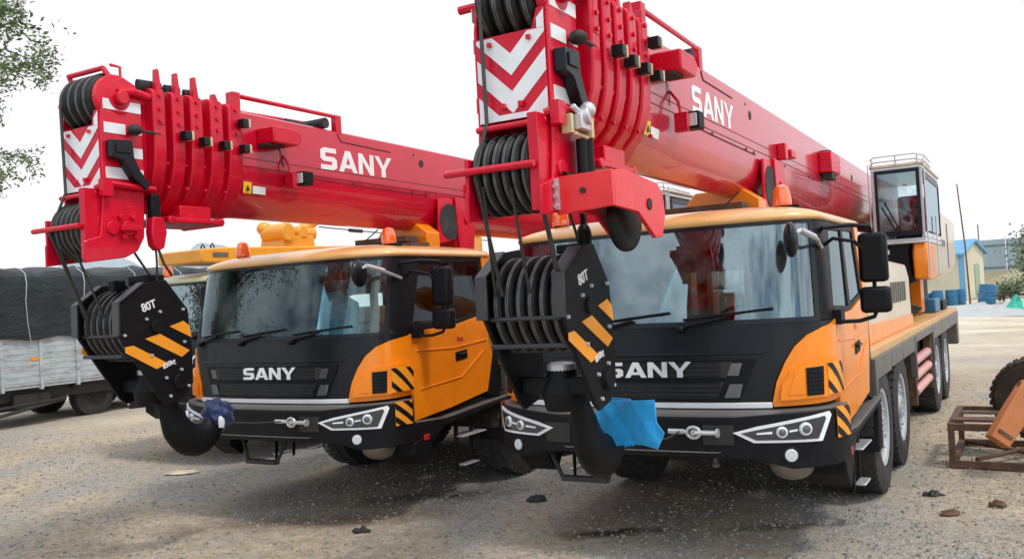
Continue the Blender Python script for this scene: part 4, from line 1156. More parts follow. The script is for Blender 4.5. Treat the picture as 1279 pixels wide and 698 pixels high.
# cloths around the hook tips
g = G()
crumple(g, [(.02, 1.17), (.36, 1.19), (.37, 1.06), (.42, 1.00), (.37, .90), (.28, .92), (.05, .90), (-.04, 1.02)], lambda u, v, w: (u-.1, w - .02 - (u-.1)*.25, v-1.05), .012, .03, .012, 3)
crumple(g, [(-.10, 1.18), (.14, 1.17), (.14, .88), (.02, .86), (-.09, .95)], lambda u, v, w: (u-.1, w + .1, v-1.05), .012, .03, .012, 5)
o = g.obj('cloth', M['bluecloth'], None, 0, 50)
on(mwr, 'c', o, (.19, -.80, 1.08)); tag(o, 'bright blue cloth tied around a black crane hook', 'cloth')
g = G()
for i, (u, y, z, r) in enumerate(((0, 0, .03, .13), (.05, .05, .0, .12), (-.03, .04, -.05, .12), (.02, .0, -.02, .12), (.03, .10, .02, .08))):
    g.ell((u, y, z), r*.8, r, r, Matrix.Rotation(i*.7, 4, 'X'), 36, 24)
for v in g.bm.verts:
    v.co += Vector((sin(v.co.z*60+v.co.y*35), sin(v.co.x*50+v.co.z*40), sin(v.co.y*60+v.co.x*40))) * .013
for v in g.bm.verts: v.co += Vector((sin(v.co.z*130+v.co.y*75), 0, sin(v.co.y*120+v.co.x*90))) * .005
o = g.obj('plastic_bag', M['navycloth'], None, 0, 70); o.scale = (.82, .82, .88)
on(mwl, 'c', o, (.10, -.66, 1.04)); tag(o, 'dark blue plastic bag wrapped round the tip of a crane hook', 'plastic bag')
g = G(); crumple(g, [(-.04, -.05), (.03, -.06), (.04, .01), (.0, .04), (-.03, .03)], lambda u, v, w: (.14 + w, u*.8-.02, v-.02), .01, .02, .008, 9)
o = g.obj('white_wrapping', M['whitecloth'], None, 0, 40)
on(mwl, 'c', o, (.11, -.72, 1.03)); tag(o, 'scrap of white plastic stuck in the dark blue hook wrapping', 'plastic scrap')

# tie ropes with shackles from hooks to bumpers
for mw, nm, (xa, ya, za), lab in ((mwr, 'R', (.30, -.55, .93), 'silver shackled rope running from the bright blue cloth to a crane bumper'), (mwl, 'L', (.06, -.52, .96), 'silver shackled rope running from the dark blue bag to a crane bumper')):
    e = empty('tie_rope', mw @ Vector((0, 0, 0)), -YAW); tag(e, lab, 'tie rope', 'tie ropes fixed to the bumpers')
    G().tube([(xa, ya, za), ((xa+.33)/2, (ya-.1)/2-.03, za-.03), (.33, -.13, .915)], .006, 6).obj('rope', M['rope'], e)
    G().tube([(.25, -.14, .915), (.355, -.13, .913)], .017, 10).obj('ferrule', M['alu'], e)
    ring = [(.42 + .045*cos(t), -.13, .908 + .036*sin(t)) for t in [2*pi*i/20 for i in range(21)]]
    g = G(); g.tube(ring, .011, 8); g.tube([(.355, -.13, .913), (.385, -.13, .91)], .014); g.obj('shackle', M['alu'], e)
    g = G(); g.tube([(.43, -.135, .908), (.575, -.11, .905)], .016, 8); g.cyl((.57, -.11, .905), (.585, -.11, .905), .030, .030, 12); g.cyl((.42, -.14, .908), (.42, -.11, .908), .02); g.obj('shackle_bolt', M['alu'], e)

# blue and white sheets on the dashboard of the middle crane
g = G(); crumple(g, [(-.30, 0), (.32, .0), (.26, .24), (.08, .34), (-.12, .30), (-.2, .12)], lambda u, v, w: (u, w + v*.25, v), .012, .04, .014, 12)
o = g.obj('protective_sheet', M['sheet'], None, 0, 40)
o.scale = (1.5, 1.3, 1.25); on(mwl, 's', o, (.22, .52, 1.60)); tag(o, 'pale blue protective sheet lying on a crane dashboard behind the windscreen', 'plastic sheet')

# ------------------------------------------------------------------ third crane (yellow, cream roof)
LX = Vector((cos(YAW), -sin(YAW), 0)); LY = Vector((sin(YAW), cos(YAW), 0))
P3 = PL + LX*(-3.52) + LY*1.9
c3 = empty('truck_crane', P3, -YAW)
tag(c3, 'yellow truck crane with cream green cab roof, mostly hidden behind a red boom crane', 'truck crane')
build_cab(c3, dict(body=M['yellow'], roof=M['olive']))
G().box(-.55, .55, .25, 9.0, .72, .99).box(-.95, .95, .35, 2.2, .50, .80).obj('chassis_frame', M['dark'], c3, .02)
G().box(-1.2, 1.2, 2.1, 9, 1.1, 1.25).obj('deck', M['yellow'], c3, .01)
first = [None]
for y in (2.5, 3.78, 7.6):
    for sg in (1, -1): wheel(c3, sg*1.06, y, sg, first)
# yellow knuckle boom laid along the roof, its head knuckle and ropes (local to c3)
bm3 = G().prism([(.12, 2.53), (.12, 2.70), (.5, 2.73), (2.9, 2.80), (6.5, 2.92), (6.5, 2.60), (2.0, 2.54)], 'X', -.42, .42).obj('lattice_boom', M['yellow'], c3, .02)
g = G()
for x in (.18, .36):
    g.tube([(x-.03, .35, 2.70), (x-.03, .35, 2.75), (x, .35, 2.78), (x+.03, .35, 2.75), (x+.03, .35, 2.70)], .010, 6)
g.obj('lifting_eye', M['dark'], bm3)
G().box(.421, .428, .30, .55, 2.60, 2.66).obj('name_plate', M['grey'], bm3)
g = G(); g.cyl((-.1, 1.75, 2.98), (.35, 1.75, 2.98), .13, .13, 20); g.cyl((-.1, 2.1, 2.98), (.3, 2.1, 2.98), .11, .11, 20); g.cyl((0, 1.7, 2.95), (.1, 2.5, 3.0), .11); g.cyl((.05, 2.2, 2.98), (.1, 2.66, 3.26), .09); g.cyl((.0, 2.62, 3.26), (.2, 2.62, 3.26), .11); g.ell((-.1, 1.72, 3.06), .1, .12, .1); g.cyl((.1, 1.95, 2.8), (.1, 1.95, 3.15), .05); g.prism([(1.65, 2.72), (2.35, 2.76), (2.3, 2.95), (1.7, 2.92)], 'X', -.15, .3)
g.obj('boom_knuckle', M['yellow'], c3, .015)
g = G()
for x, z in ((0.05, 3.20), (.15, 3.10)): g.tube([(x, 2.6, z), (x, 4.4, z-.05), (x, 7.5, z-.08)], .010, 6)
g.cyl((.15, 3.3, 3.075), (.15, 3.6, 3.07), .03)
g.obj('hoist_rope', M['rope'], c3)
G().box(.35, .5, 6.3, 6.7, 1.2, 3.2).box(-.5, -.35, 6.3, 6.7, 1.2, 3.2).box(-.5, .5, 6.4, 6.6, 3.0, 3.1).obj('boom_mast', M['yellow'], c3, .02)

# ------------------------------------------------------------------ covered trailer at left
TX = -9.97
pT = PL + LX*TX
tr = empty('cargo_trailer', pT, -YAW)
tag(tr, 'pale grey ribbed cargo body covered by a dark lashed tarpaulin', 'truck')
Y0, Y1 = -2.5, 9.0
g = G()
posts = [Y0 + .73*i for i in range(int((Y1-Y0)/.73)+1)]
g.box(-.06, 0, Y0, Y1, .76, 1.66)
zz = .80
while zz < 1.62:
    g.prism([(-.001, zz), (.008, zz+.006), (.008, zz+.092), (-.001, zz+.098)], 'Y', Y0, Y1); zz += .105
sb = g.obj('side_board', M['board'], tr)
g = G()
for y in posts: g.box(-.03, .035, y-.03, y+.03, .66, 1.68)
g.obj('board_post', M['board'], tr, .006)
g = G(); g.box(-2.3, -2.24, Y0, Y1, .76, 1.66); g.box(-2.3, 0, Y0-.05, Y0, .76, 1.66); g.box(-2.3, 0, Y1, Y1+.05, .76, 1.66); g.box(-2.28, -.02, Y0, Y1, .70, .76)
g.obj('cargo_body', M['board'], tr)
# tarpaulin: subdivided lumpy cover
g = G(); n = 60; rings = []
rnd = random.Random(4)
for i in range(n+1):
    y = Y0 - .1 + (Y1 - Y0 + .2)*i/n
    d = .035*sin(y*4.1) + .03*sin(y*9.7+1) + .02*sin(y*17+2)
    sag = .05*sin(y*2*pi/1.46)
    ring = [(.07 + .01*sin(y*11), y, 1.60 + .03*sin(y*6)), (.085+d*.4, y, 1.9), (.06+d*.6, y, 2.2), (.07-d*.5, y, 2.5), (.0+d*.3, y, 2.74+d*.3), (-.18, y, 2.86+d*.6+sag*.3), (-.6, y, 2.93+d), (-1.15, y, 2.95+sag), (-1.7, y, 2.93-d), (-2.15, y, 2.85), (-2.33, y, 2.7), (-2.37, y, 2.2), (-2.36, y, 1.6)]
    rings.append(ring)
g.loft(rings, False)
g.box(-2.36, .06, Y0-.11, Y0-.09, 1.62, 2.8); g.box(-2.36, .06, Y1+.09, Y1+.11, 1.62, 2.8)
tp = g.obj('tarpaulin', M['tarp'], tr, 0, 60)
g = G()
for y in [Y0 + .55 + 1.15*i for i in range(10)]:
    g.tube([(.09, y+.05, 1.55), (.105, y, 1.9), (.105, y-.02, 2.3), (.09, y+.02, 2.6), (.02, y+.04, 2.80), (-.2, y+.05, 2.93)], .007, 5)
g.obj('lashing_rope', M['alu'], tp)
g = G(); g.box(.036, .045, posts[4]+.2, posts[4]+.45, 1.18, 1.24); g.box(.015, .022, 4.0-.12, 4.0+.10, 1.20, 1.26); g.obj('reflector', M['stripe'], tr)
g = G(); g.box(-2.15, -.18, Y0, Y1+1, .46, .72)
for y in posts[::2]: g.box(-2.2, -.08, y-.04, y+.04, .6, .7)
g.obj('chassis_frame', M['dark'], tr, .01)
g = G()
g.tube([(-.12, 1.0, .42), (-.12, 3.0, .36), (-.1, 4.6, .44)], .03, 8); g.tube([(-.12, 1.0, .24), (-.12, 3.0, .20), (-.12, 4.6, .42)], .035, 8)
g.box(-.25, -.1, 3.6, 4.3, .34, .60)
g.obj('side_underrun_bar', M['dark'], tr, .01)
G().cyl((-.5, 3.2, .48), (-.5, 4.4, .48), .2, .2, 24).obj('fuel_tank', M['dark'], tr)
first = [None]; M_keep = M['silver']; M['silver'] = M['dark']
for y in (5.35, 6.6, -1.6):
    for sx_ in (-.42, -1.95):
        w = wheel(tr, sx_, y, 1 if sx_ > -1 else -1, first)
        w.scale = (.74, .74, .74); w.location.z = WR*.74
M['silver'] = M_keep

# ------------------------------------------------------------------ ground
def world_pt(u, v, z=0.0): return None
g = G()
N = 90
xs = [-400 + 800*i/N for i in range(N+1)]
def gl(t): return t
vx = sorted(set([-600, -300, -150, -80, -50, -35] + [-25 + i for i in range(0, 13)] + [-12 + .25*i for i in range(0, 97)] + [13 + i for i in range(0, 28)] + [45, 55, 70, 90, 130, 200, 350, 600]))
vy = sorted(set([-300, -100, -40, -20, -10, -5] + [i for i in range(0, 4)] + [4 + .25*i for i in range(0, 48)] + [i for i in range(16, 60)] + [64, 70, 80, 100, 140, 200, 320, 500, 800]))
def gz(x, y):
    if y < 16 or abs(x) > 60: return 0.0 if (y > 15 or y < 4.5 or abs(x) > 11) else .010*(sin(x*2.1+y*1.3)*sin(y*2.7-x*.8)) - .008
    t = min(1, (y-16)/10)
    return t*(.04*sin(x*.9+y*.5) + .05*sin(x*.31-y*.43))
V = [[g.bm.verts.new((x, y, gz(x, y))) for x in vx] for y in vy]
for j in range(len(vy)-1):
    for i in range(len(vx)-1): g.bm.faces.new((V[j][i], V[j][i+1], V[j+1][i+1], V[j+1][i]))
o = g.obj('ground', M['ground'], None, 0, 60); tag(o, kind='structure')

# loose gravel, uncountable
g = G(); rnd = random.Random(21)
def pebble(g, x, y, r):
    a = rnd.uniform(0, 6.28); sq = rnd.uniform(.35, .75)
    p = []
    for k in range(5):
        t = a + 2*pi*k/5; rr = r*rnd.uniform(.7, 1.15); p.append((x + rr*cos(t), y + rr*sin(t)))
    B = [g.bm.verts.new((q[0], q[1], gz(x, y)-.002)) for q in p]
    T = [g.bm.verts.new((x + (q[0]-x)*.6, y + (q[1]-y)*.6, gz(x, y) + r*sq)) for q in p]
    g.bm.faces.new(T)
    for k in range(5): g.bm.faces.new((B[k], B[(k+1) % 5], T[(k+1) % 5], T[k]))
for i in range(30000):
    y = 5.6 + 9.5*rnd.random()**1.5
    x = rnd.uniform(-.64, .64)*y*1.0
    pebble(g, x, y, rnd.choice((.005, .006, .006, .007, .008, .010, .013, .020)))
o = g.obj('gravel', M['stone'], None, 0, 0); tag(o, kind='stuff')

# litter: single clods and leaves
def clod(x, y, sx_, sy_, h, mat, lab, seed, name='dirt_clod', cat='clod'):
    r = random.Random(seed); g = G()
    g.ell((0, 0, h*.3), sx_, sy_, h, None, 14, 8)
    for v in g.bm.verts:
        k = 1 + .35*sin(v.co.x*70+seed) * cos(v.co.y*60+seed*2)
        v.co.x *= k; v.co.y *= k; v.co.z = max(-.004, v.co.z*(1+.4*sin(v.co.x*90+v.co.y*50)))
    o = g.obj(name, mat, None, 0, 30, (x, y, 0)); tag(o, lab, cat)
clod(.10, 8.18, .09, .04, .035, M['dark'], 'dark clod on the gravel between the two red boom cranes', 3)
clod(-1.36, 7.42, .075, .04, .03, M['dark'], 'dark flat clod of earth on bare gravel ahead of the dark blue wrapped hook', 4)
clod(-4.05, 10.65, .20, .10, .02, M['cream'], 'pale crumpled scrap on the dirt under the dark blue wrapped hook', 5, 'paper_scrap', 'litter')
clod(3.45, 7.55, .09, .05, .03, M['dark'], 'dark clod on the gravel between a front wheel and the rusty frame', 6)
clod(3.30, 6.95, .08, .06, .02, M['rust'], 'flat brown dry leaf clump on the gravel before the rusty frame', 7, 'dry_leaf', 'dry leaf')
clod(3.75, 7.10, .07, .06, .03, M['rust'], 'reddish brown clod on the gravel before the rusty frame', 8)

# ------------------------------------------------------------------ rusty frame with wheel and orange arm at right
e = empty('steel_crate', (4.13, 8.58, 0), -YAW); tag(e, 'rusty open steel frame box standing on the gravel under an old tyre', 'steel frame')
g = G(); T = .028; W_, D_, H_ = 1.5, 1.25, .42
for x in (0, .98, W_):
    for y in (0, D_): g.box(x-T, x+T, y-T, y+T, 0, H_-.001)
g.obj('post', M['rust'], e, .004)
g = G()
for y in (0, D_):
    g.box(-T-.002, W_+T+.002, y-T-.003, y+T+.003, H_-.06, H_+.005); g.box(-T-.002, W_+T+.002, y-T-.003, y+T+.003, .005, .07)
for x in (0, W_):
    g.box(x-T-.004, x+T+.004, T, D_-T, H_-.055, H_+.008); g.box(x-T-.004, x+T+.004, T, D_-T, .008, .065)
g.obj('rail', M['rust'], e, .004)
g = G(); g.box(0, .45, .08, .30, H_+.009, H_+.03); g.box(.06, .5, .62, .80, H_+.009, H_+.025); g.tube([(.04, 1.2, .06), (.95, .05, .1)], .02); g.tube([(.2, .1, .07), (.9, 1.1, .10)], .022); g.obj('cross_strut', M['rust'], e)
# wheel resting on it
sw = empty('loose_wheel', (0, 0, 0)); 
g = G(); g.rev((0, 0, 0), [(-.11, .19), (-.13, .27), (-.12, .36), (-.07, .405), (.07, .405), (.12, .36), (.13, .27), (.11, .19)], 'X', 48, False)
for i in range(34):
    Mx = Matrix.Rotation(2*pi*i/34, 4, 'X'); g.box(-.11, -.02, -.02, .02, .38, .415, Mx); g.box(.02, .11, -.02+.03, .02+.03, .38, .415, Mx)
g.obj('tyre', M['oldtyre'], sw)
G().rev((0, 0, 0), [(-.10, .2), (-.09, .19), (.0, .17), (.02, .10), (.05, .08), (.06, .02)], 'X', 32, True).obj('rim', M['rust'], sw, 0, 40)
sw.location = (5.22, 9.0, .56); sw.rotation_euler = (0, radians(-8), radians(50)); tag(sw, 'old dark tyre on a rusty rim leaning on the steel frame box', 'wheel')
# orange arm piece
ar = empty('outrigger_arm', (4.50, 8.12, .56)); tag(ar, 'weathered orange steel arm with a slot leaning across the rusty frame', 'steel arm')
g = G()
g.prism([(-.08, -.32), (.08, -.32), (.09, .0), (.09, .28), (.07, .33), (.035, .33), (.03, .14), (-.03, .14), (-.035, .33), (-.07, .33), (-.09, .28), (-.09, 0)], 'Y', -.07, .07)
g.obj('arm_body', M['oldorange'], ar, .01)
g = G(); g.cyl((-.10, 0, .26), (.10, 0, .26), .025); g.box(-.06, .06, -.08, -.071, -.25, -.22); g.obj('arm_pin', M['rust'], ar)
ar.scale = (1.15, 1, 1); ar.rotation_euler = (radians(-14), radians(38), radians(-12))

# ------------------------------------------------------------------ background at right
def ray_pt(u, depth, z=0):  # helper to place far things along a bearing
    return Vector(((u-639.5)/1111.5*depth, depth, z))
# shed
C = ray_pt(1204, 58)
sh = empty('shed', C, radians(-50)); tag(sh, 'small cream shed with light blue gable trim and a narrow door', 'shed')
# local: +x gable wall to the right, -x... long wall along -x ; gable wall along +y rotated
Lw, Gw, Hh = 9.0, 3.0, 3.1
g = G(); g.box(-Lw, 0, 0, Gw, 0, Hh); g.prism([(0, Hh), (Gw, Hh), (Gw/2, Hh+.75)], 'X', -Lw, 0); g.obj('wall', M['walls'], sh)
g = G(); g.prism([(-.3, Hh-.14), (Gw/2, Hh+.78), (Gw/2, Hh+.90), (-.3, Hh-.02)], 'X', -Lw-.2, .25); g.prism([(Gw+.3, Hh-.14), (Gw/2, Hh+.78), (Gw/2, Hh+.90), (Gw+.3, Hh-.02)], 'X', -Lw-.2, .25)
g.obj('roof', M['bluetrim'], sh)
G().box(-.35, .012, -.012, .0, .0, Hh-.15).box(.0, .012, 0, .12, 0, Hh-.1).obj('corner_strip', M['bluetrim'], sh)
G().box(.002, .05, 1.5, 2.25, .3, 2.35).obj('door', M['greendoor'], sh, .01)
G().box(-4.2, -3.0, -.03, -.002, 1.2, 2.2).obj('window', M['sideglass'], sh)
# sheet fence
f0 = ray_pt(1215, 74); f1 = ray_pt(1420, 66)
fe = empty('sheet_fence', (0, 0, 0)); tag(fe, 'tall blue grey corrugated metal sheet fence behind the shed', 'fence')
d = (f1 - f0); L_ = d.length; fe.location = f0; fe.rotation_euler = (0, 0, math.atan2(d.y, d.x))
g = G(); x = 0; pr_ = []
k = 0
while x < L_:
    pr_.append((x, 0 if k % 2 else .06)); x += .22; k += 1
pr_ += [(p[0], p[1]+.02) for p in pr_[::-1]]
g.prism(pr_, 'Z', 0, 4.35)
g.obj('sheet_panel', M['sheetwall'], fe, 0, 0)
g = G()
for k in range(int(L_/2.6)+1): g.box(k*2.6-.04, k*2.6+.04, -.08, -.02, 0, 4.6)
g.obj('post', M['white'], fe)
g = G(); g.box(0, L_, -.05, -.01, 2.0, 2.1); g.box(0, L_, -.05, -.01, 3.8, 3.9); g.obj('rail', M['grey'], fe)
# scrub bank in front of fence
def mound(name, c, rx, ry, h, mat, seed, **kw):
    r = random.Random(seed); g = G(); n = 26; m = 10
    ph = [r.uniform(0, 6) for _ in range(4)]
    rows = []
    for j in range(m+1):
        t = j/m; ring = []
        for i in range(n):
            a = 2*pi*i/n
            k = 1 + .18*sin(3*a+ph[0]) + .10*sin(7*a+ph[1])
            hh = h*(cos(t*pi/2)**1.3) * (1 + .25*sin(a*4+ph[2]+t*5) + .15*sin(a*9+t*9))
            ring.append((rx*t*k*cos(a), ry*t*k*sin(a), hh - .03))
        rows.append(ring)
    rows = rows[1:]
    g.loft(rows[::-1], False)
    g.bm.faces.new([v for v in g.bm.verts[-n:]])
    o = g.obj(name, mat, None, 0, 70, c); tag(o, **kw); return o
M['bank'] = paint('dry_sandy_bank', (.34, .30, .20), .95, 0, .5, (.22, .24, .13), bumpy=.4, nscale=1.2)
M['rubble'] = paint('pale_crushed_stone', (.42, .43, .42), .9, 0, .5, (.30, .29, .27), bumpy=.6, nscale=5)
mound('hill', ray_pt(1285, 62), 9, 4, 1.5, M['bank'], 3, kind='structure')
mound('stone_heap', ray_pt(1240, 38), 6.5, 2.6, .42, M['rubble'], 5, label='low pale grey heap of crushed stone in front of the blue drums', cat='rubble heap')
mound('plastic_sheet', ray_pt(1266, 37, .25), .42, .4, .45, M['teal'], 6, label='crumpled teal plastic sheet on the stone heap', cat='plastic sheet')
g = G(); g.box(-.9, 1.2, -.1, .6, .55, .62); g.box(-.6, 1.2, -.15, .5, .75, .80); g.box(-.7, -.6, 0, .1, 0, .8); g.box(1.0, 1.1, 0, .1, 0, .8)
o = g.obj('scrap_pile', M['dark'], None, .02, 30, ray_pt(1268, 44)); tag(o, 'dark flat scrap sheets stacked behind the stone heap', 'scrap')
# drums
drum0 = None
for i, (u, dep, tilt) in enumerate(((1150, 50, 0), (1158.5, 50.5, 0), (1168, 50, 0), (1186, 50, 0), (1196, 50.4, 0), (1229, 47, 4))):
    labs = ['blue drum in the row by the shed, nearest the crane deck', 'blue drum in the row by the shed, second from the crane deck', 'blue drum in the row by the shed, third from the crane deck', 'blue drum in the row by the shed, next but one to the leaning pole', 'blue drum in the row by the shed, nearest the leaning pole', 'large tilted blue drum standing alone before the shed corner']
    if drum0 is None:
        g = G(); g.rev((0, 0, 0), [(0, .30), (.02, .31), (.28, .32), (.30, .34), (.32, .32), (.58, .32), (.60, .34), (.62, .32), (.88, .31), (.90, .29)], 'Z', 28)
        d_ = g.obj('drum', M['bluedrum']); drum0 = d_
    else: d_ = drum0.copy(); COL.objects.link(d_)
    p = ray_pt(u, dep); d_.location = p; d_.rotation_euler = (0, radians(tilt*2), 0)
    if i == 5: d_.scale = (1.35, 1.35, 1.25)
    tag(d_, labs[i], 'drum', 'blue plastic drums by the shed')
# pole
b0 = ray_pt(1209, 46); 
po = empty('whip_pole', b0); g = G(); g.tube([(0, 0, 0), (-.08, 0, 3.2), (-.30, 0, 6.35)], [.05, .04, .03], 8); g.obj('pole', M['rust'], po)
G().ell((-.30, 0, 6.4), .07, .07, .07).obj('pole_tip', M['alu'], po)
tag(po, 'thin rusty pole leaning slightly in front of the cream shed', 'pole')
p2 = G(); p2.tube([(0, 0, 0), (0, 0, 5.0)], .04, 6); o = p2.obj('fence_pole', M['grey'], None, 0, 30, ray_pt(1224.5, 60)); tag(o, 'thin grey post standing at the corner of the shed', 'pole')

# ------------------------------------------------------------------ vegetation
def leaves(g, c, n, spread, size, rnd, elong=2.0):
    for i in range(n):
        d = Vector((rnd.gauss(0, spread[0]), rnd.gauss(0, spread[1]), rnd.gauss(0, spread[2])))
        p = Vector(c) + d
        a = Vector((rnd.gauss(0, 1), rnd.gauss(0, 1), rnd.gauss(0, .7))).normalized()
        b_ = a.orthogonal().normalized(); b_.rotate(Matrix.Rotation(rnd.uniform(0, 6.28), 3, a))
        s_ = size * rnd.uniform(.6, 1.3)
        vs = [g.bm.verts.new(p + a*s_*elong*.5), g.bm.verts.new(p + b_*s_*.5), g.bm.verts.new(p - a*s_*elong*.5), g.bm.verts.new(p - b_*s_*.5)]
        g.bm.faces.new(vs)

def branchy(root, pts_list, leafmat, seed, size, dens):
    rnd = random.Random(seed); g = G(); lg = G()
    for pts, r0, fol in pts_list:
        n = len(pts); g.tube(pts, [r0*(1 - .75*i/(n-1)) for i in range(n)], 7)
        if fol:
            for i in range(1, n):
                a = Vector(pts[i-1]); b_ = Vector(pts[i])
                for k in range(fol):
                    t = rnd.random(); p = a.lerp(b_, t)
                    d = Vector((rnd.gauss(0, 1), rnd.gauss(0, 1), rnd.gauss(-.1, .7))).normalized() * rnd.uniform(.2, .6)
                    q = p + d; m_ = p.lerp(q, .5) + Vector((0, 0, .05))
                    g.tube([p, m_, q], [.010, .007, .003], 4)
                    leaves(lg, q, dens, (.16, .16, .12), size, rnd); leaves(lg, m_, dens//2, (.12, .12, .09), size, rnd)
    g.obj('trunk', M['bark'], root); lg.obj('crown', leafmat, root, 0, 0)

# near tree at left, outside the frame except its branch ends
tb = Vector((-10.6, 9.0, 0))
te = empty('tree', tb); tag(te, 'leafy tree whose thin branch ends hang in the sky above the tarpaulin', 'tree')
rel = lambda x, y, z: (x - tb.x, y - tb.y, z)
BR = [([(0, 0, 0), (.1, .05, 1.5), (0, .1, 3.0), (.15, .1, 4.4)], .17, 0)]
def near(u, v, dep):   # a branch tip placed at a real depth
    b = (v - 371 + .056*(u-639.5))
    return rel((u-639.5)/1111.5*dep, dep, 1.87 - b/1111.5*dep)
lim = [
 [(0, .1, 3.0), (1.0, .3, 4.9), near(-70, 60, 11.2), near(-10, 40, 11.3), near(30, 25, 11.4)],
 [(.15, .1, 4.4), (1.2, .2, 5.6), near(-50, 10, 11.0), near(-5, 5, 11.2), near(15, 0, 11.2)],
 [(0, .1, 3.0), (1.2, .2, 4.6), near(-60, 100, 11.4), near(-20, 85, 11.5)],
 [(0, .1, 2.8), (1.1, .3, 3.6), near(-80, 240, 11.6)],
]
for pts in lim: BR.append((pts, .05, 4))
BR.append(([near(-20, 90, 11.3), near(5, 75, 11.3), near(45, 95, 11.3), near(80, 88, 11.2)], .012, 0))
r3 = random.Random(5)
for i in range(46):
    a = r3.uniform(0, 6.28); el = r3.uniform(.1, 1.2); L0 = r3.uniform(1.8, 3.9)
    st_ = Vector((0, .1, r3.uniform(2.9, 4.4)))
    dv = Vector((cos(a)*cos(el), sin(a)*cos(el), sin(el)))
    if dv.x > .55 and dv.y > -.5: L0 *= .7
    BR.append(([tuple(st_), tuple(st_ + dv*L0*.5 + Vector((0, 0, .15))), tuple(st_ + dv*L0)], .045, 13))
branchy(te, BR, M['leaf'], 11, .040, 26)
# the sprays that show in the frame
g = G(); lg = G(); rnd = random.Random(31)
def spray(u, v, su, sv, n, dep=11.3):
    for i in range(n):
        uu = rnd.gauss(u, su); vv = rnd.gauss(v, sv)
        leaves(lg, near(uu, vv, dep + rnd.uniform(-.5, .5)), 9, (.04, .06, .04), .027, rnd)
spray(20, 8, 15, 10, 95); spray(0, 42, 8, 13, 42); spray(22, 80, 10, 7, 34); spray(55, 78, 13, 7, 42); spray(62, 95, 8, 6, 18); spray(8, 100, 8, 10, 40); spray(70, 62, 8, 5, 14)
spray(2, 140, 5, 12, 26); spray(30, 195, 12, 6, 22); spray(12, 215, 9, 10, 18); spray(4, 232, 4, 5, 10); spray(-15, 170, 12, 40, 60); spray(50, 212, 6, 5, 6)
for pts in ([near(-30, 85, 11.3), near(0, 72, 11.3), near(30, 88, 11.3), near(60, 85, 11.3), near(88, 78, 11.3)], [near(-20, 60, 11.3), near(20, 60, 11.3), near(50, 72, 11.3), near(75, 66, 11.3)], [near(-30, 190, 11.3), near(5, 190, 11.3), near(35, 195, 11.3), near(52, 215, 11.3)], [near(-30, 20, 11.3), near(10, 15, 11.3), near(45, 5, 11.3)], [near(-20, 195, 11.3), near(5, 215, 11.3), near(20, 235, 11.3)]):
    g.tube(pts, [.014*(1-.7*i/(len(pts)-1)) for i in range(len(pts))], 5)
g.obj('branch', M['bark'], te); lg.obj('foliage', M['leaf'], te, 0, 0)

def bush(c, h, r, seed, label, mat, n=500, size=.10):
    e = empty('shrub', c); tag(e, label, 'shrub'); rnd = random.Random(seed); lg = G(); g = G()
    for k in range(7):
        a = rnd.uniform(0, 6.28); tip = Vector((cos(a)*r*rnd.uniform(.2, .8), sin(a)*r*rnd.uniform(.2, .8), h*rnd.uniform(.55, 1)))
        g.tube([(0, 0, 0), tuple(tip*.5 + Vector((0, 0, .1))), tuple(tip)], [.05, .03, .015], 5)
        leaves(lg, tip, n//7, (r*.28, r*.28, h*.14), size, rnd)
        leaves(lg, tip*.6, n//12, (r*.25, r*.25, h*.12), size, rnd)
    g.obj('stem', M['bark'], e); lg.obj('foliage', mat, e, 0, 0)
bush(ray_pt(1283, 52), 3.6, 1.9, 2, 'tall grey green thorn bush in front of the metal sheet fence', M['leafdark'], 1500, .12)
bush(ray_pt(1262, 50), 1.3, .9, 4, 'small low bush on the sandy bank beside the tall thorn bush', M['leafdark'], 500, .10)
bush(ray_pt(1246, 54), .8, .9, 6, 'tiny tuft of dry scrub on the bank near the shed', M['leafdark'], 250, .08)

# far hills
def hill(name, x0, x1, y, h, seed):
    r = random.Random(seed); g = G(); n = 60; ph = [r.uniform(0, 6) for _ in range(5)]
    rows = []
    for j, (dy, k) in enumerate(((-120, 0), (-60, .45), (-20, .85), (0, 1), (40, .8), (120, 0))):
        row = []
        for i in range(n+1):
            t = i/n; e_ = sin(pi*t)**.7
            hh = h*e_*(.74 + .16*sin(t*9+ph[0]) + .05*sin(t*21+ph[1]) + .012*sin(t*57+ph[2]))
            row.append(g.bm.verts.new((x0 + (x1-x0)*t, y+dy, max(0, hh*k*(1+.02*sin(t*20+j))) - 2)))
        rows.append(row)
    for a, b_ in zip(rows, rows[1:]):
        for i in range(n): g.bm.faces.new((a[i], a[i+1], b_[i+1], b_[i]))
    o = g.obj(name, M['hill'], None, 0, 80); tag(o, kind='structure')
hill('hills', -640, -300, 900, 88, 8)
hill('hills', -420, -200, 860, 90, 3)

# ------------------------------------------------------------------ sky and light
w = bpy.data.worlds.new('World'); sc.world = w; w.use_nodes = True
nt = w.node_tree; nt.nodes.clear()
out = nt.nodes.new('ShaderNodeOutputWorld'); bg = nt.nodes.new('ShaderNodeBackground')
SUN_EL, SUN_AZ = radians(60), radians(125)    # direction the light comes from, azimuth clockwise from +Y
sky = nt.nodes.new('ShaderNodeTexSky'); sky.sky_type = 'NISHITA'; sky.sun_disc = False
sky.sun_elevation = SUN_EL; sky.sun_rotation = SUN_AZ
sky.dust_density = 3.0; sky.air_density = 1.2
tc = nt.nodes.new('ShaderNodeTexCoord')
mp = nt.nodes.new('ShaderNodeMapping'); mp.inputs['Scale'].default_value = (1, 1, 2.2)
nt.links.new(tc.outputs['Generated'], mp.inputs[0])
n1 = nt.nodes.new('ShaderNodeTexNoise'); n1.inputs['Scale'].default_value = 3.4; n1.inputs['Detail'].default_value = 8; n1.inputs['Roughness'].default_value = .58
nt.links.new(mp.outputs[0], n1.inputs['Vector'])
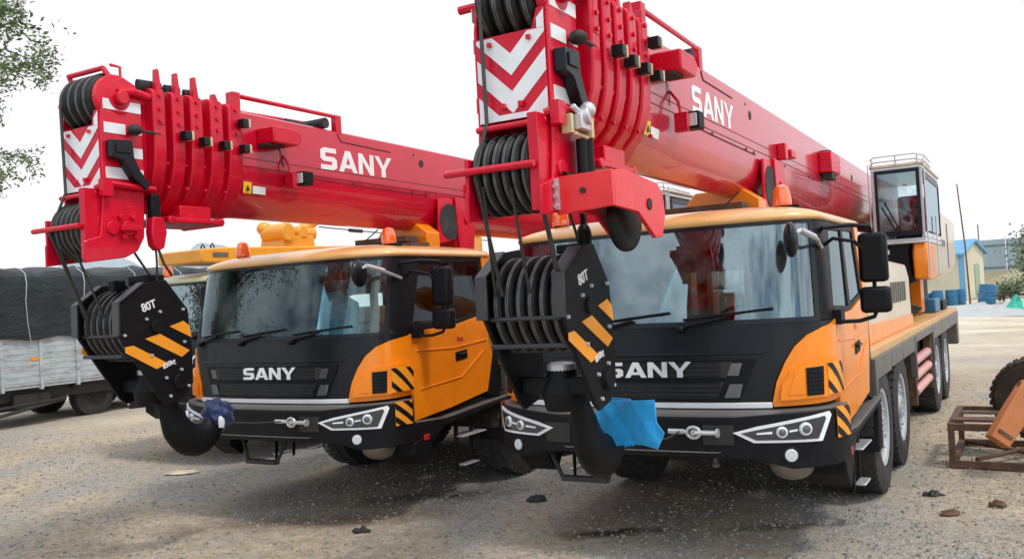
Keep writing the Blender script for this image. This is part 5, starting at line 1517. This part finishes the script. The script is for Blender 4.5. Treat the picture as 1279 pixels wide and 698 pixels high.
# clouds: bright white veil, with blue-grey breaks on the side of the sky behind the camera
cl_ = nt.nodes.new('ShaderNodeValToRGB'); e_ = cl_.color_ramp.elements
e_[0].position = .40; e_[0].color = (4.6, 6.2, 8.0, 1); e_[1].position = .56; e_[1].color = (19, 20, 21, 1)
nt.links.new(n1.outputs['Fac'], cl_.inputs[0])
sepx = nt.nodes.new('ShaderNodeSeparateXYZ'); nt.links.new(tc.outputs['Generated'], sepx.inputs[0])
frn = nt.nodes.new('ShaderNodeMapRange'); frn.inputs[1].default_value = -.05; frn.inputs[2].default_value = .35
nt.links.new(sepx.outputs[1], frn.inputs[0])
mx = nt.nodes.new('ShaderNodeMix'); mx.data_type = 'RGBA'
nt.links.new(frn.outputs[0], mx.inputs[0]); nt.links.new(cl_.outputs[0], mx.inputs[6]); mx.inputs[7].default_value = (11.2, 11.1, 11.7, 1)
mix2 = nt.nodes.new('ShaderNodeMix'); mix2.data_type = 'RGBA'; mix2.inputs[0].default_value = .90
nt.links.new(sky.outputs[0], mix2.inputs[6]); nt.links.new(mx.outputs[2], mix2.inputs[7])
nt.links.new(mix2.outputs[2], bg.inputs[0]); bg.inputs[1].default_value = .08
nt.links.new(bg.outputs[0], out.inputs[0])
ld = bpy.data.lights.new('sun', 'SUN'); ld.energy = 1.5; ld.angle = radians(10); ld.color = (1, .96, .9)
lo = bpy.data.objects.new('sun', ld); COL.objects.link(lo)
dv = Vector((sin(SUN_AZ)*cos(SUN_EL), cos(SUN_AZ)*cos(SUN_EL), sin(SUN_EL)))
lo.rotation_euler = dv.to_track_quat('Z', 'Y').to_euler()

# ------------------------------------------------------------------ camera
f_px, pitch, roll, hc = 1111.48, .0196, .056, 1.8717
ca = bpy.data.cameras.new('camera'); co = bpy.data.objects.new('camera', ca); COL.objects.link(co)
ca.sensor_width = 36; ca.lens = f_px/1279*36; ca.clip_end = 5000; ca.clip_start = .05
X = Vector((cos(roll), sin(roll)*sin(pitch), -sin(roll)*cos(pitch)))
U = Vector((sin(roll), -cos(roll)*sin(pitch), cos(roll)*cos(pitch)))
F_ = Vector((0, cos(pitch), sin(pitch)))
m = Matrix((( X.x, U.x, -F_.x, 0), (X.y, U.y, -F_.y, 0), (X.z, U.z, -F_.z, hc), (0, 0, 0, 1)))
co.matrix_world = m
sc.camera = co
sc.view_settings.view_transform = 'Standard'; sc.view_settings.look = 'None'
sc.view_settings.exposure = .32; sc.view_settings.gamma = 1
sc.render.resolution_x = 1024; sc.render.resolution_y = 558
